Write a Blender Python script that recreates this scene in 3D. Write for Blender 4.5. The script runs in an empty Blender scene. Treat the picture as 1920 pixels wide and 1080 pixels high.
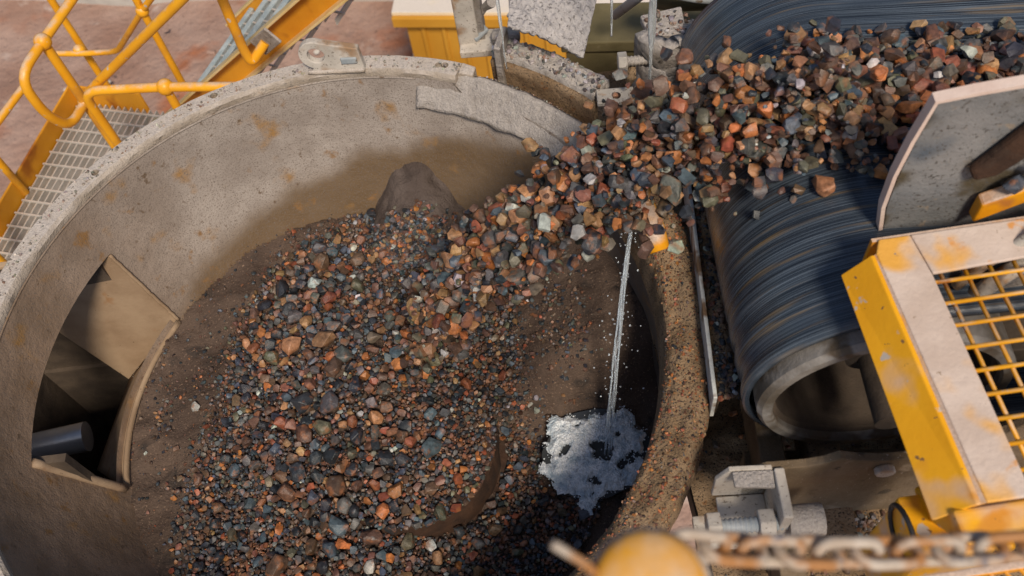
import bpy, bmesh, math, random
import numpy as np
from mathutils import Vector, Matrix, noise as mn
random.seed(7); rng = np.random.default_rng(7)
S = bpy.context.scene
COL = S.collection
R = math.radians
# ---------------------------------------------------------------- camera
cam_d = bpy.data.cameras.new('camera'); cam = bpy.data.objects.new('camera', cam_d); COL.objects.link(cam)
S.camera = cam
_p, _r = R(58.59), R(-10)
_r0 = Vector((1, 0, 0)); _u0 = Vector((0, math.sin(_p), math.cos(_p))); _f = Vector((0, math.cos(_p), -math.sin(_p)))
_X = _r0*math.cos(_r) + _u0*math.sin(_r); _Y = -_r0*math.sin(_r) + _u0*math.cos(_r)
_m = Matrix((_X, _Y, -_f)).transposed().to_4x4(); _m.translation = Vector((.506, -1.293, 2.187))
cam.matrix_world = _m
cam_d.sensor_width = 36; cam_d.lens = 33.75; cam_d.clip_start = .05; cam_d.clip_end = 500
cam_d.dof.use_dof = True; cam_d.dof.focus_distance = 2.75; cam_d.dof.aperture_fstop = 3.6
# ---------------------------------------------------------------- light
SUN_EL, SUN_AZ = R(53), R(-80)       # azimuth measured from +x, counter-clockwise
w = bpy.data.worlds.new('World'); S.world = w; w.use_nodes = True
nt = w.node_tree; bg = nt.nodes['Background']
sk = nt.nodes.new('ShaderNodeTexSky'); sk.sky_type = 'NISHITA'; sk.sun_disc = False
sk.sun_elevation = SUN_EL; sk.sun_rotation = R(90) - SUN_AZ; sk.altitude = 300; sk.air_density = 1.0; sk.dust_density = 2.5
nt.links.new(sk.outputs[0], bg.inputs[0]); bg.inputs[1].default_value = .075
sd = bpy.data.lights.new('sun', 'SUN'); sd.energy = 3.3; sd.angle = R(11); sd.color = (1, .86, .69)
sun = bpy.data.objects.new('sun', sd); COL.objects.link(sun)
_to = Vector((math.cos(SUN_EL)*math.cos(SUN_AZ), math.cos(SUN_EL)*math.sin(SUN_AZ), math.sin(SUN_EL)))
sun.rotation_euler = _to.to_track_quat('Z', 'Y').to_euler(); sun.location = _to*12
S.view_settings.view_transform = 'Standard'; S.view_settings.look = 'None'
S.view_settings.exposure = .15; S.view_settings.gamma = 1
# ---------------------------------------------------------------- materials
def _n(nt, t, **kw):
    n = nt.nodes.new(t)
    for k, v in kw.items(): setattr(n, k, v)
    return n
def _mix(nt, fac, a, b, blend='MIX'):
    m = _n(nt, 'ShaderNodeMix', data_type='RGBA', blend_type=blend)
    for sock, v in ((m.inputs[0], fac), (m.inputs[6], a), (m.inputs[7], b)):
        if hasattr(v, 'is_linked'): nt.links.new(v, sock)
        elif isinstance(v, (int, float)): sock.default_value = v
        else: sock.default_value = (*v, 1)
    return m.outputs[2]
def _noise(nt, vec, scale, detail=4, rough=.55):
    n = _n(nt, 'ShaderNodeTexNoise'); n.inputs['Scale'].default_value = scale
    n.inputs['Detail'].default_value = detail; n.inputs['Roughness'].default_value = rough
    nt.links.new(vec, n.inputs['Vector']); return n.outputs['Fac']
def _ramp(nt, v, lo, hi):
    m = _n(nt, 'ShaderNodeMapRange', interpolation_type='SMOOTHSTEP')
    nt.links.new(v, m.inputs[0]); m.inputs[1].default_value = lo; m.inputs[2].default_value = hi
    return m.outputs[0]
def _math(nt, op, a, b=None):
    m = _n(nt, 'ShaderNodeMath', operation=op)
    for s, v in ((m.inputs[0], a), (m.inputs[1], b)):
        if v is None: continue
        if hasattr(v, 'is_linked'): nt.links.new(v, s)
        else: s.default_value = v
    return m.outputs[0]
def _bump(nt, h, strength, dist, prev=None):
    b = _n(nt, 'ShaderNodeBump'); b.inputs['Strength'].default_value = strength; b.inputs['Distance'].default_value = dist
    nt.links.new(h, b.inputs['Height'])
    if prev: nt.links.new(prev, b.inputs['Normal'])
    return b.outputs[0]
def pm(name, c1, c2, scale=6, rough=.75, metal=0., bump=.5, bscale=150, bdist=.003, dust=None, dust_amt=(.2, .9), spots=(), speck=None, extra=None, spec=.4):
    """worn procedural surface: two-tone mottling, rust / chip spots, grit, dust lying on upward faces"""
    m = bpy.data.materials.new(name); m.use_nodes = True; nt = m.node_tree
    bs = nt.nodes['Principled BSDF']
    geo = _n(nt, 'ShaderNodeNewGeometry'); pos = geo.outputs['Position']
    col = _mix(nt, _ramp(nt, _noise(nt, pos, scale, 6), .32, .68), c1, c2)
    if extra: col = extra(nt, geo, pos, col)
    for c, sc, lo, hi in spots:
        col = _mix(nt, _ramp(nt, _noise(nt, pos, sc, 3), lo, hi), col, c)
    if speck:
        c, sc, lo, hi = speck
        col = _mix(nt, _ramp(nt, _noise(nt, pos, sc, 2), lo, hi), col, c)
    if dust:
        sx = _n(nt, 'ShaderNodeSeparateXYZ'); nt.links.new(geo.outputs['Normal'], sx.inputs[0])
        f = _math(nt, 'ADD', sx.outputs[2], _math(nt, 'MULTIPLY', _math(nt, 'SUBTRACT', _noise(nt, pos, scale*3, 5), .5), 1.6))
        f = _ramp(nt, f, *dust_amt)
        dc = _mix(nt, _ramp(nt, _noise(nt, pos, 190, 2), .35, .65), tuple(v*.86 for v in dust), tuple(min(1, v*1.08) for v in dust))
        col = _mix(nt, f, col, dc)
    nt.links.new(col, bs.inputs['Base Color'])
    bs.inputs['Roughness'].default_value = rough; bs.inputs['Metallic'].default_value = metal
    bs.inputs['Specular IOR Level'].default_value = spec
    if bump:
        h = _bump(nt, _noise(nt, pos, bscale, 3, .7), bump, bdist)
        h = _bump(nt, _noise(nt, pos, bscale*.17, 4), bump*.6, bdist*3, h)
        nt.links.new(h, bs.inputs['Normal'])
    return m
RUST = (.22, .075, .018); OCHRE = (.30, .15, .03)
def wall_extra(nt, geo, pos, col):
    # ochre stain that paints in the shade line of the lower back wall, edge roughened
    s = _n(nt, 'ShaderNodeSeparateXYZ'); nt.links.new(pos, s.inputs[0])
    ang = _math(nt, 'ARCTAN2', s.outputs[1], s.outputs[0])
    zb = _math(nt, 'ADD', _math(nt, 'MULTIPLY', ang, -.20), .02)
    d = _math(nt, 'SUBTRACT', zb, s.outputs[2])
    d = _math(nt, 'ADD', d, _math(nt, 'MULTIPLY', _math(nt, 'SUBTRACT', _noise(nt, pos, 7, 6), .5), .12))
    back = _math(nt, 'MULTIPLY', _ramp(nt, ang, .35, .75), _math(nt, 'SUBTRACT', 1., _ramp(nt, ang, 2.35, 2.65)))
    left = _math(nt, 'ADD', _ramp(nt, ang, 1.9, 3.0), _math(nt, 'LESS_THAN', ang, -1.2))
    col = _mix(nt, _math(nt, 'MULTIPLY', left, .88), col, _mix(nt, _ramp(nt, _noise(nt, pos, 9, 5), .35, .65), (.175, .112, .066), (.245, .165, .108)))  # warm light on the left wall put into a tan tint
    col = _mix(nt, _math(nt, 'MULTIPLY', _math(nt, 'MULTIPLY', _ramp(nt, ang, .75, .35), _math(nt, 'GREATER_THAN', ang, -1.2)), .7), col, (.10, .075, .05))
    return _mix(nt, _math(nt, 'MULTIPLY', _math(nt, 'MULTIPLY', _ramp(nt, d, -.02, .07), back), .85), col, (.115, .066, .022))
MAT = {}
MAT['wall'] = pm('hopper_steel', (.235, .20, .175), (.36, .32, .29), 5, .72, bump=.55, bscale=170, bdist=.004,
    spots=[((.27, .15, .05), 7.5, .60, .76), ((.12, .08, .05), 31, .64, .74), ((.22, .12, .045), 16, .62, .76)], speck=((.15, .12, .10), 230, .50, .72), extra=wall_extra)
MAT['rim'] = pm('dusted_steel', (.30, .25, .20), (.42, .36, .30), 9, .85, bump=.9, bscale=160, bdist=.005,
    spots=[((.22, .12, .05), 9, .66, .74)], speck=((.22, .19, .16), 120, .60, .70), dust=(.50, .455, .42), dust_amt=(.0, 1.3))
MAT['chute'] = pm('worn_chute_steel', (.22, .15, .10), (.30, .22, .15), 7, .7, bump=.4, bscale=120, spots=[(RUST, 8, .6, .72), ((.10, .06, .035), 40, .68, .74)])
MAT['jamb'] = pm('dusty_reveal_steel', (.25, .17, .105), (.34, .245, .16), 7, .75, bump=.4, bscale=120, spots=[((.26, .13, .05), 8, .62, .74), ((.11, .065, .035), 40, .68, .74)])
MAT['dark_steel'] = pm('dirty_shaded_steel', (.05, .038, .03), (.10, .075, .055), 9, .8, bump=.6)  # also paints the shade inside the opening's box and the pulley end
MAT['rust'] = pm('rusty_steel', (.028, .014, .009), (.060, .029, .016), 16, .85, bump=.9, bscale=110, spots=[((.05, .03, .02), 25, .55, .7)])
MAT['fines'] = pm('packed_fines', (.060, .039, .029), (.105, .072, .054), 5, .8, bump=1, bscale=130, bdist=.006, speck=((.25, .17, .12), 160, .63, .72), spots=[((.040, .030, .025), 12, .55, .7)])
MAT['muddy_ring'] = pm('muddy_pulley_steel', (.095, .08, .062), (.26, .25, .24), 9, .6, bump=.6, spots=[((.10, .075, .05), 11, .5, .62)])
MAT['guard_dirt'] = pm('dirt_crust', (.070, .052, .045), (.12, .095, .085), 7, .9, bump=1, bscale=120, bdist=.006)
MAT['cake'] = pm('caked_dirt', (.20, .13, .07), (.30, .21, .13), 9, .9, bump=1, bscale=150, bdist=.008, speck=((.04, .03, .025), 170, .57, .66), spots=[((.24, .12, .05), 40, .6, .7)])
MAT['dusty'] = pm('grey_dusty_steel', (.22, .19, .16), (.30, .27, .25), 9, .9, bump=1, bscale=160, bdist=.006, dust=(.40, .37, .35), dust_amt=(-.3, .8), speck=((.13, .115, .10), 150, .6, .68))
MAT['pale_steel'] = pm('pale_painted_steel', (.40, .37, .33), (.54, .50, .45), 12, .7, bump=.5, bscale=140, spots=[((.30, .19, .11), 9, .52, .68), ((.33, .17, .06), 15, .62, .72)], speck=((.2, .17, .14), 120, .60, .70))
MAT['blue_steel'] = pm('bare_steel', (.25, .29, .32), (.36, .39, .41), 14, .5, bump=.4, spots=[((.13, .09, .05), 18, .6, .7)])
MAT['roller'] = pm('polished_steel', (.45, .47, .48), (.6, .6, .6), 8, .25, metal=.6, bump=.1)
MAT['yellow_leg'] = pm('scuffed_yellow_paint', (.78, .36, .006), (.84, .42, .012), 5, .45, bump=.2, bscale=90, spots=[((.60, .40, .26), 5, .54, .66), ((.62, .26, .03), 9, .58, .7), ((.50, .44, .38), 24, .63, .68), ((.22, .12, .05), 55, .68, .72)])
MAT['guard_top'] = pm('dust_over_yellow_paint', (.50, .40, .34), (.60, .50, .44), 9, .7, bump=.5, bscale=110, spots=[((.70, .36, .06), 5.5, .54, .66), ((.62, .30, .10), 17, .62, .70), ((.30, .22, .16), 60, .68, .74)])
MAT['steel_edge'] = pm('scraped_steel_edge', (.42, .45, .46), (.55, .56, .55), 16, .5, bump=.4, spots=[((.16, .10, .06), 12, .52, .62)])
MAT['yellow'] = pm('yellow_paint', (.74, .33, .008), (.82, .40, .015), 8, .42, bump=.12, bscale=60, dust=(.62, .48, .36), dust_amt=(.55, 1.4), spots=[((.42, .15, .02), 14, .66, .76), ((.55, .48, .42), 26, .66, .70), ((.50, .22, .03), 4, .5, .75)])
MAT['yellow_worn'] = pm('worn_yellow_paint', (.72, .30, .008), (.80, .36, .012), 6, .5, bump=.25, bscale=90, dust=(.55, .42, .34), dust_amt=(.35, .95), spots=[((.50, .20, .04), 7, .6, .7), ((.45, .40, .36), 30, .68, .73)])
MAT['orange_web'] = pm('orange_yellow_paint', (.60, .24, .012), (.72, .33, .02), 4, .5, bump=.2, bscale=90, spots=[((.36, .11, .01), 5, .55, .72)])
MAT['cream'] = pm('dusted_yellow_flange', (.72, .52, .20), (.78, .62, .34), 9, .6, bump=.2)
MAT['galv'] = pm('galvanised_steel', (.38, .38, .36), (.50, .50, .48), 12, .5, metal=.1, bump=.3, dust=(.55, .48, .42), dust_amt=(.3, 1.2))
MAT['nosing'] = pm('blue_grey_nosing', (.30, .37, .40), (.42, .48, .50), 20, .6, bump=.8, bscale=90, bdist=.006)
MAT['ground'] = pm('red_dirt', (.27, .16, .12), (.38, .265, .22), .9, .95, bump=.9, bscale=9, bdist=.05, spots=[((.33, .12, .055), 1.1, .56, .72), ((.46, .37, .33), 2.3, .60, .75)], speck=((.16, .10, .08), 14, .66, .74))
MAT['concrete'] = pm('concrete', (.42, .40, .37), (.52, .50, .46), 3, .9, bump=.4, bscale=40)
MAT['cladding'] = pm('yellow_cladding', (.50, .24, .022), (.58, .30, .035), 2, .5, bump=0, spots=[((.5, .3, .08), 1.6, .6, .75)])
MAT['roof'] = pm('cream_roof', (.72, .60, .40), (.78, .68, .50), 2, .6, bump=.1, dust=(.66, .6, .54))
MAT['plate'] = pm('skirt_plate_steel', (.15, .16, .17), (.25, .25, .255), 5, .6, bump=.7, bscale=140, spots=[((.085, .07, .045), 7, .50, .64), ((.05, .08, .12), 4.2, .55, .70), ((.28, .24, .2), 26, .62, .72)], speck=((.08, .075, .07), 130, .58, .70))
MAT['pink_edge'] = pm('dusty_lit_plate_edge', (.62, .48, .42), (.70, .58, .52), 12, .7, bump=.3)  # pinkish light on the dusty plate edge put into the colour
MAT['brown_plate'] = pm('muddy_side_plate', (.115, .08, .045), (.20, .15, .10), 6, .85, bump=.8, bscale=120, bdist=.004, spots=[((.28, .22, .16), 8, .60, .72), ((.06, .045, .03), 14, .6, .7)], speck=((.33, .27, .22), 150, .68, .73))
MAT['mat'] = pm('rough_rubber_mat', (.36, .345, .35), (.46, .44, .44), 30, .95, bump=1, bscale=70, bdist=.012, speck=((.20, .19, .19), 90, .58, .66))
MAT['olive'] = pm('olive_beam', (.10, .085, .04), (.16, .135, .07), 6, .7, bump=.4, spots=[((.25, .21, .14), 12, .62, .72)])
MAT['chain'] = pm('dusty_chain_steel', (.36, .29, .23), (.48, .42, .36), 40, .6, bump=.4, spots=[((.36, .17, .06), 18, .5, .66), ((.14, .14, .17), 26, .6, .7)])
MAT['tie'] = pm('black_plastic', (.015, .015, .018), (.03, .03, .033), 30, .5, bump=0)
def simple(name, col, rough, **kw):
    m = bpy.data.materials.new(name); m.use_nodes = True; b = m.node_tree.nodes['Principled BSDF']
    b.inputs['Base Color'].default_value = (*col, 1); b.inputs['Roughness'].default_value = rough
    for k, v in kw.items(): b.inputs[k].default_value = v
    return m
MAT['water'] = simple('clear_water', (.85, .93, 1), .08, **{'Transmission Weight': .75, 'IOR': 1.2})
MAT['drip'] = simple('falling_water', (.78, .84, .88), .15, **{'Transmission Weight': .75, 'IOR': 1.15})
def foam_mat():
    m = bpy.data.materials.new('white_foam'); m.use_nodes = True; nt = m.node_tree; bs = nt.nodes['Principled BSDF']
    pos = _n(nt, 'ShaderNodeNewGeometry').outputs['Position']
    col = _mix(nt, _ramp(nt, _noise(nt, pos, 22, 6, .65), .32, .58), (.34, .45, .54), (.92, .95, .98))
    vo = _n(nt, 'ShaderNodeTexVoronoi'); vo.inputs['Scale'].default_value = 170; nt.links.new(pos, vo.inputs['Vector'])
    col = _mix(nt, _math(nt, 'MULTIPLY', _ramp(nt, vo.outputs['Distance'], .25, .7), .35), col, (.35, .45, .55))
    nt.links.new(col, bs.inputs['Base Color']); bs.inputs['Roughness'].default_value = .3
    nt.links.new(_bump(nt, vo.outputs['Distance'], .7, .004, _bump(nt, _noise(nt, pos, 45, 5), .6, .01)), bs.inputs['Normal'])
    return m
MAT['foam'] = foam_mat()
def rock_mat(name, attr):
    m = bpy.data.materials.new(name); m.use_nodes = True; nt = m.node_tree; bs = nt.nodes['Principled BSDF']
    if attr:
        a = _n(nt, 'ShaderNodeAttribute', attribute_name='Col'); c = a.outputs['Color']
        pos = _n(nt, 'ShaderNodeNewGeometry').outputs['Position']
    else:
        oi = _n(nt, 'ShaderNodeObjectInfo'); c = oi.outputs['Color']
        tc = _n(nt, 'ShaderNodeTexCoord'); va = _n(nt, 'ShaderNodeVectorMath', operation='MULTIPLY_ADD')
        nt.links.new(tc.outputs['Object'], va.inputs[0]); va.inputs[1].default_value = (.05,)*3; nt.links.new(oi.outputs['Location'], va.inputs[2])
        pos = va.outputs[0]
    v = _n(nt, 'ShaderNodeMapRange'); nt.links.new(_noise(nt, pos, 45, 5, .65), v.inputs[0])
    v.inputs[1].default_value = .3; v.inputs[2].default_value = .7; v.inputs[3].default_value = .38; v.inputs[4].default_value = 1.35
    cc = _n(nt, 'ShaderNodeVectorMath', operation='SCALE'); nt.links.new(c, cc.inputs[0]); nt.links.new(v.outputs[0], cc.inputs['Scale'])
    col = _mix(nt, _math(nt, 'MULTIPLY', _ramp(nt, _noise(nt, pos, 26, 5), .52, .68), .6), cc.outputs[0], (.30, .12, .05))
    col = _mix(nt, _math(nt, 'MULTIPLY', _ramp(nt, _noise(nt, pos, 31, 4), .62, .76), .35), col, (.34, .35, .36))
    nt.links.new(col, bs.inputs['Base Color'])
    bs.inputs['Roughness'].default_value = .42; bs.inputs['Specular IOR Level'].default_value = .5
    nt.links.new(_bump(nt, _noise(nt, pos, 140, 4, .7), .6, .003), bs.inputs['Normal'])
    return m
MAT['rock'] = rock_mat('rock', False); MAT['rock_stuff'] = rock_mat('rock_stuff', True)
def belt_mat():
    m = bpy.data.materials.new('belt_rubber'); m.use_nodes = True; nt = m.node_tree; bs = nt.nodes['Principled BSDF']
    uv = _n(nt, 'ShaderNodeUVMap'); 
    def st(su, sv):
        mp = _n(nt, 'ShaderNodeMapping'); mp.inputs['Scale'].default_value = (su, sv, 1); nt.links.new(uv.outputs[0], mp.inputs[0]); return mp.outputs[0]
    f1 = _noise(nt, st(1.6, 420), 1, 4, .65); f2 = _noise(nt, st(.6, 60), 1, 4); f3 = _noise(nt, st(2.5, 70), 1, 3); 
    col = _mix(nt, _ramp(nt, f2, .3, .7), (.012, .017, .026), (.040, .055, .078))
    col = _mix(nt, _ramp(nt, f1, .46, .76), col, (.17, .215, .27))
    col = _mix(nt, _math(nt, 'MULTIPLY', _ramp(nt, f3, .56, .72), .7), col, (.20, .14, .07))
    nt.links.new(col, bs.inputs['Base Color'])
    rr = _n(nt, 'ShaderNodeMapRange'); nt.links.new(f1, rr.inputs[0]); rr.inputs[3].default_value = .10; rr.inputs[4].default_value = .45
    nt.links.new(rr.outputs[0], bs.inputs['Roughness'])
    nt.links.new(_bump(nt, f1, .18, .002, _bump(nt, f2, .15, .004)), bs.inputs['Normal'])
    return m
MAT['belt'] = belt_mat()
# ---------------------------------------------------------------- mesh helpers
V = Vector
ORIG = {}
def tag(o, label=None, cat=None, group=None, kind=None):
    for k, v in (('label', label), ('category', cat), ('group', group), ('kind', kind)):
        if v: o[k] = v
    return o
def thing(name, loc, label, cat, group=None):
    o = bpy.data.objects.new(name, None); COL.objects.link(o); o.location = loc; o.empty_display_size = .1
    ORIG[o] = V(loc); return tag(o, label, cat, group)
class MB:
    def __init__(s): s.v = []; s.f = []
    def add(s, v, f):
        n = len(s.v); s.v += [tuple(p) for p in v]; s.f += [tuple(i+n for i in q) for q in f]; return s
    def box(s, c, h, ax=None):
        c = V(c); a = [V(q).normalized() for q in ax] if ax else [V((1,0,0)), V((0,1,0)), V((0,0,1))]
        vs = [c + a[0]*h[0]*i + a[1]*h[1]*j + a[2]*h[2]*k for i in (-1,1) for j in (-1,1) for k in (-1,1)]
        if a[0].cross(a[1]).dot(a[2]) < 0: return s.add(vs, [q[::-1] for q in BOXF])
        return s.add(vs, BOXF)
    def bar(s, p, q, w, h, up=(0,0,1)):
        p, q = V(p), V(q); d = (q-p); L = d.length; d.normalize(); up = V(up); sd = up.cross(d).normalized(); u = d.cross(sd)
        return s.box((p+q)/2, (L/2, w/2, h/2), (d, sd, u))
    def tube(s, pts, r, n=14, cap=True):
        pts = [V(p) for p in pts]; rs = r if isinstance(r, (list, tuple)) else [r]*len(pts)
        t0 = (pts[1]-pts[0]).normalized(); u = t0.orthogonal().normalized(); vs = []; fs = []
        for i, p in enumerate(pts):
            t = ((pts[min(i+1, len(pts)-1)]-pts[max(i-1, 0)])).normalized()
            u = (u - t*u.dot(t)).normalized(); b = t.cross(u)
            vs += [p + (u*math.cos(2*math.pi*k/n) + b*math.sin(2*math.pi*k/n))*rs[i] for k in range(n)]
        for i in range(len(pts)-1):
            for k in range(n):
                a, b2 = i*n+k, i*n+(k+1) % n; fs.append((a, b2, b2+n, a+n))
        if cap: fs += [tuple(range(n))[::-1], tuple(range((len(pts)-1)*n, len(pts)*n))]
        return s.add(vs, fs)
    def prism(s, poly, d):
        """closed 3-D polygon extruded by vector d"""
        n = len(poly); d = V(d); P0 = [V(p) for p in poly]; P1 = [p+d for p in P0]
        nrm = V((0,0,0))
        for i in range(n): nrm += P0[i].cross(P0[(i+1) % n])
        fs = [tuple(range(n)), tuple(range(n, 2*n))[::-1]] + [(i, i+n, (i+1) % n+n, (i+1) % n) for i in range(n)]
        if nrm.dot(d) > 0: fs = [q[::-1] for q in fs]
        return s.add(P0+P1, fs)
    def sphere(s, c, r, n=12, m=8, sc=(1,1,1)):
        c = V(c); vs = [c+V((0,0,r*sc[2]))]; fs = []
        for j in range(1, m):
            t = math.pi*j/m
            vs += [c+V((r*sc[0]*math.sin(t)*math.cos(2*math.pi*k/n), r*sc[1]*math.sin(t)*math.sin(2*math.pi*k/n), r*sc[2]*math.cos(t))) for k in range(n)]
        vs.append(c-V((0,0,r*sc[2])))
        for k in range(n):
            fs.append((0, 1+k, 1+(k+1) % n)); fs.append((len(vs)-1, 1+(m-2)*n+(k+1) % n, 1+(m-2)*n+k))
            for j in range(m-2): a, b = 1+j*n+k, 1+j*n+(k+1) % n; fs.append((a, a+n, b+n, b))
        return s.add(vs, fs)
    def hexa(s, p, d, r, L, n=6):
        p = V(p); d = V(d).normalized(); return s.tube([p, p+d*L], r, n)
    def grid(s, fn, nu, nv, wrap=False):
        vs = [fn(i/nu, j/nv) for i in range(nu+1) for j in range(nv+1)]
        return s.add(vs, [(i*(nv+1)+j, (i+1)*(nv+1)+j, (i+1)*(nv+1)+j+1, i*(nv+1)+j+1) for i in range(nu) for j in range(nv)])
    def build(s, name, mat, parent=None, smooth=False, bevel=0, kind=None, label=None, solid=0, angle=None):
        me = bpy.data.meshes.new(name); o0 = ORIG[parent] if parent else V((0,0,0))
        me.from_pydata([tuple(V(p)-o0) for p in s.v], [], s.f); me.validate(); me.update()
        me.materials.append(MAT[mat] if isinstance(mat, str) else mat)
        o = bpy.data.objects.new(name, me); COL.objects.link(o); ORIG[o] = o0
        if parent: o.parent = parent
        if smooth:
            me.shade_smooth()
            if angle: me.set_sharp_from_angle(angle=R(angle))
        if solid: md = o.modifiers.new('s', 'SOLIDIFY'); md.thickness = solid; md.offset = -1
        if bevel:
            md = o.modifiers.new('b', 'BEVEL'); md.width = bevel; md.segments = 2; md.limit_method = 'ANGLE'; md.angle_limit = R(40)
        if kind: o['kind'] = kind
        if label: o['label'] = label
        return o
BOXF = [(0,1,3,2), (4,6,7,5), (0,4,5,1), (2,3,7,6), (0,2,6,4), (1,5,7,3)]
def cut(o, cutters):
    """boolean the cutters (MB) out of o and bake the result"""
    for mb in cutters:
        c = mb.build('cutter', 'galv'); md = o.modifiers.new('c', 'BOOLEAN'); md.object = c; md.operation = 'DIFFERENCE'; md.solver = 'EXACT'
        c.location = -ORIG[o] if False else (0,0,0)
        bpy.context.view_layer.update()
        ev = o.evaluated_get(bpy.context.evaluated_depsgraph_get()); me = bpy.data.meshes.new_from_object(ev)
        o.modifiers.clear(); old = o.data; o.data = me; bpy.data.meshes.remove(old); bpy.data.objects.remove(c)
def dup(o, loc, parent):
    c = o.copy(); COL.objects.link(c); c.parent = parent; c.location = loc; return c
def nz(x, y, z, s): return mn.noise(V((x*s, y*s, z*s)))
def fbm(x, y, z, s, o=4): return sum(nz(x+i*7.3, y, z, s*2**i)*.5**i for i in range(o))
def round_path(pts, r, n=6):
    pts = [V(p) for p in pts]; out = [pts[0]]
    for i in range(1, len(pts)-1):
        a, b, c = pts[i-1], pts[i], pts[i+1]; d1 = (a-b); d2 = (c-b); rr = min(r, d1.length*.48, d2.length*.48)
        p, q = b+d1.normalized()*rr, b+d2.normalized()*rr
        for k in range(n+1):
            t = k/n; out.append(p*(1-t)**2 + b*2*t*(1-t) + q*t*t)
    return out + [pts[-1]]
def pol(r, a, z): return V((r*math.cos(R(a)), r*math.sin(R(a)), z))
AX = V((.098, .995, 0)).normalized(); E1 = V((AX.y, -AX.x, 0)); ZZ = V((0,0,1))
def cv(e, k, z): return E1*e + AX*k + ZZ*z         # conveyor frame: along the belt, across it, up

# ================================================================ SETTING
def ground():
    mb = MB(); GZ = -6.5
    def f(u, v):
        x, y = -45+u*90, -30+v*75
        h = .10*fbm(x, y, 0, .6, 4) if abs(x) < 16 and y < 20 else 0
        return (x, y, GZ+h)
    mb.grid(f, 300, 250); o = mb.build('ground', 'ground', smooth=True); o['kind'] = 'structure'
    mb = MB(); d = V((.971, -.24, 0)); n = V((.24, .971, 0)); p0 = V((-1.06, 8.86, GZ))
    mb.box(p0+n*1.5+d*2, (14, 1.5, .2), (d, n, ZZ)); o = mb.build('concrete_pavement', 'concrete', bevel=.03); o['kind'] = 'structure'
ground()
def ground_stones():
    mb = MB(); r2 = random.Random(3)
    for i in range(26):
        x, y = r2.uniform(-5.5, -.4), r2.uniform(6.2, 9)
        t = thing('ground_stone', (x, y, -6.45), 'small grey brown stone lying loose on the red dirt', 'stone', 'loose stones on the red dirt')
        s = r2.uniform(.03, .075); vs, fs = hull(r2, 12)
        MB().add([(x+p[0]*s, y+p[1]*s, -6.45+p[2]*s*.7) for p in vs], fs).build('stone', 'concrete' if r2.random() < .3 else 'ground', t)
def hull(r2, n, asp=None):
    bm = bmesh.new(); a = asp or (1, r2.uniform(.7, .95), r2.uniform(.55, .85))
    for i in range(n):
        q = V((r2.gauss(0,1), r2.gauss(0,1), r2.gauss(0,1))).normalized()*r2.uniform(.82, 1.08)
        # squarish blocks rather than balls
        m = max(abs(q.x), abs(q.y), abs(q.z)); q = q.lerp(q/m*.8, .45)
        bm.verts.new((q.x*a[0], q.y*a[1], q.z*a[2]))
    res = bmesh.ops.convex_hull(bm, input=bm.verts[:]); bmesh.ops.delete(bm, geom=list(set(res['geom_interior']+res['geom_unused'])), context='VERTS')
    bm.verts.ensure_lookup_table(); bm.verts.index_update()
    vs = [tuple(v.co) for v in bm.verts]; fs = [tuple(v.index for v in f.verts) for f in bm.faces]; bm.free(); return vs, fs
def shed():
    ez = -4.2; o = V((-.061, 5.854, 0)); d = V((.970, -.244, 0)); n = V((.244, .970, 0))
    t = thing('shed', (o.x, o.y, -6.4), 'yellow corrugated shed with a cream roof behind the hopper', 'shed')
    prof = []; pitch = .2; L = 3.8
    k = 0
    nsheet = 5; per = 4
    for sidx in range(nsheet):
        mb = MB(); pts = []
        for i in range(per):
            x0 = (sidx*per+i)*pitch
            pts += [(x0, 0), (x0+.135, 0), (x0+.15, .032), (x0+.178, .032), (x0+.193, 0)]
        pts.append(((sidx+1)*per*pitch, 0))
        vs = []
        for x, q in pts:
            b = o + d*x - n*q; vs += [(b.x, b.y, -6.4), (b.x, b.y, ez)]
        mb.add(vs, [(2*i, 2*i+2, 2*i+3, 2*i+1) for i in range(len(pts)-1)]); mb.build('cladding_sheet', 'cladding', t, solid=.004)
    c = o + d*2 + n*1.5
    MB().box((c.x, c.y, (ez-6.4)/2+.0), (1.98, 1.44, (ez+6.4)/2-.01), (d, n, ZZ)).build('shed_body', 'cladding', t)
    mb = MB(); a = o - d*.1; b = o + d*4.1
    q = [a-n*.05+ZZ*(ez+.01), b-n*.05+ZZ*(ez+.01), b+n*3.0+ZZ*(ez+.12), a+n*3.0+ZZ*(ez+.12)]
    mb.prism(q, (0, 0, .04)); mb.build('roof', 'roof', t, bevel=.004)
    MB().bar(a-n*.07+ZZ*(ez-.045), b-n*.07+ZZ*(ez-.045), .05, .11).build('eave_flashing', 'cladding', t, bevel=.006)
    s = MB(); c = o + d*1.6 + n*1.2
    s.box((c.x, c.y, -6.48), (2.15, 1.75, .1), (d, n, ZZ)); so = s.build('concrete_slab', 'concrete', bevel=.01); so['kind'] = 'structure'
shed()
ground_stones()

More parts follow.
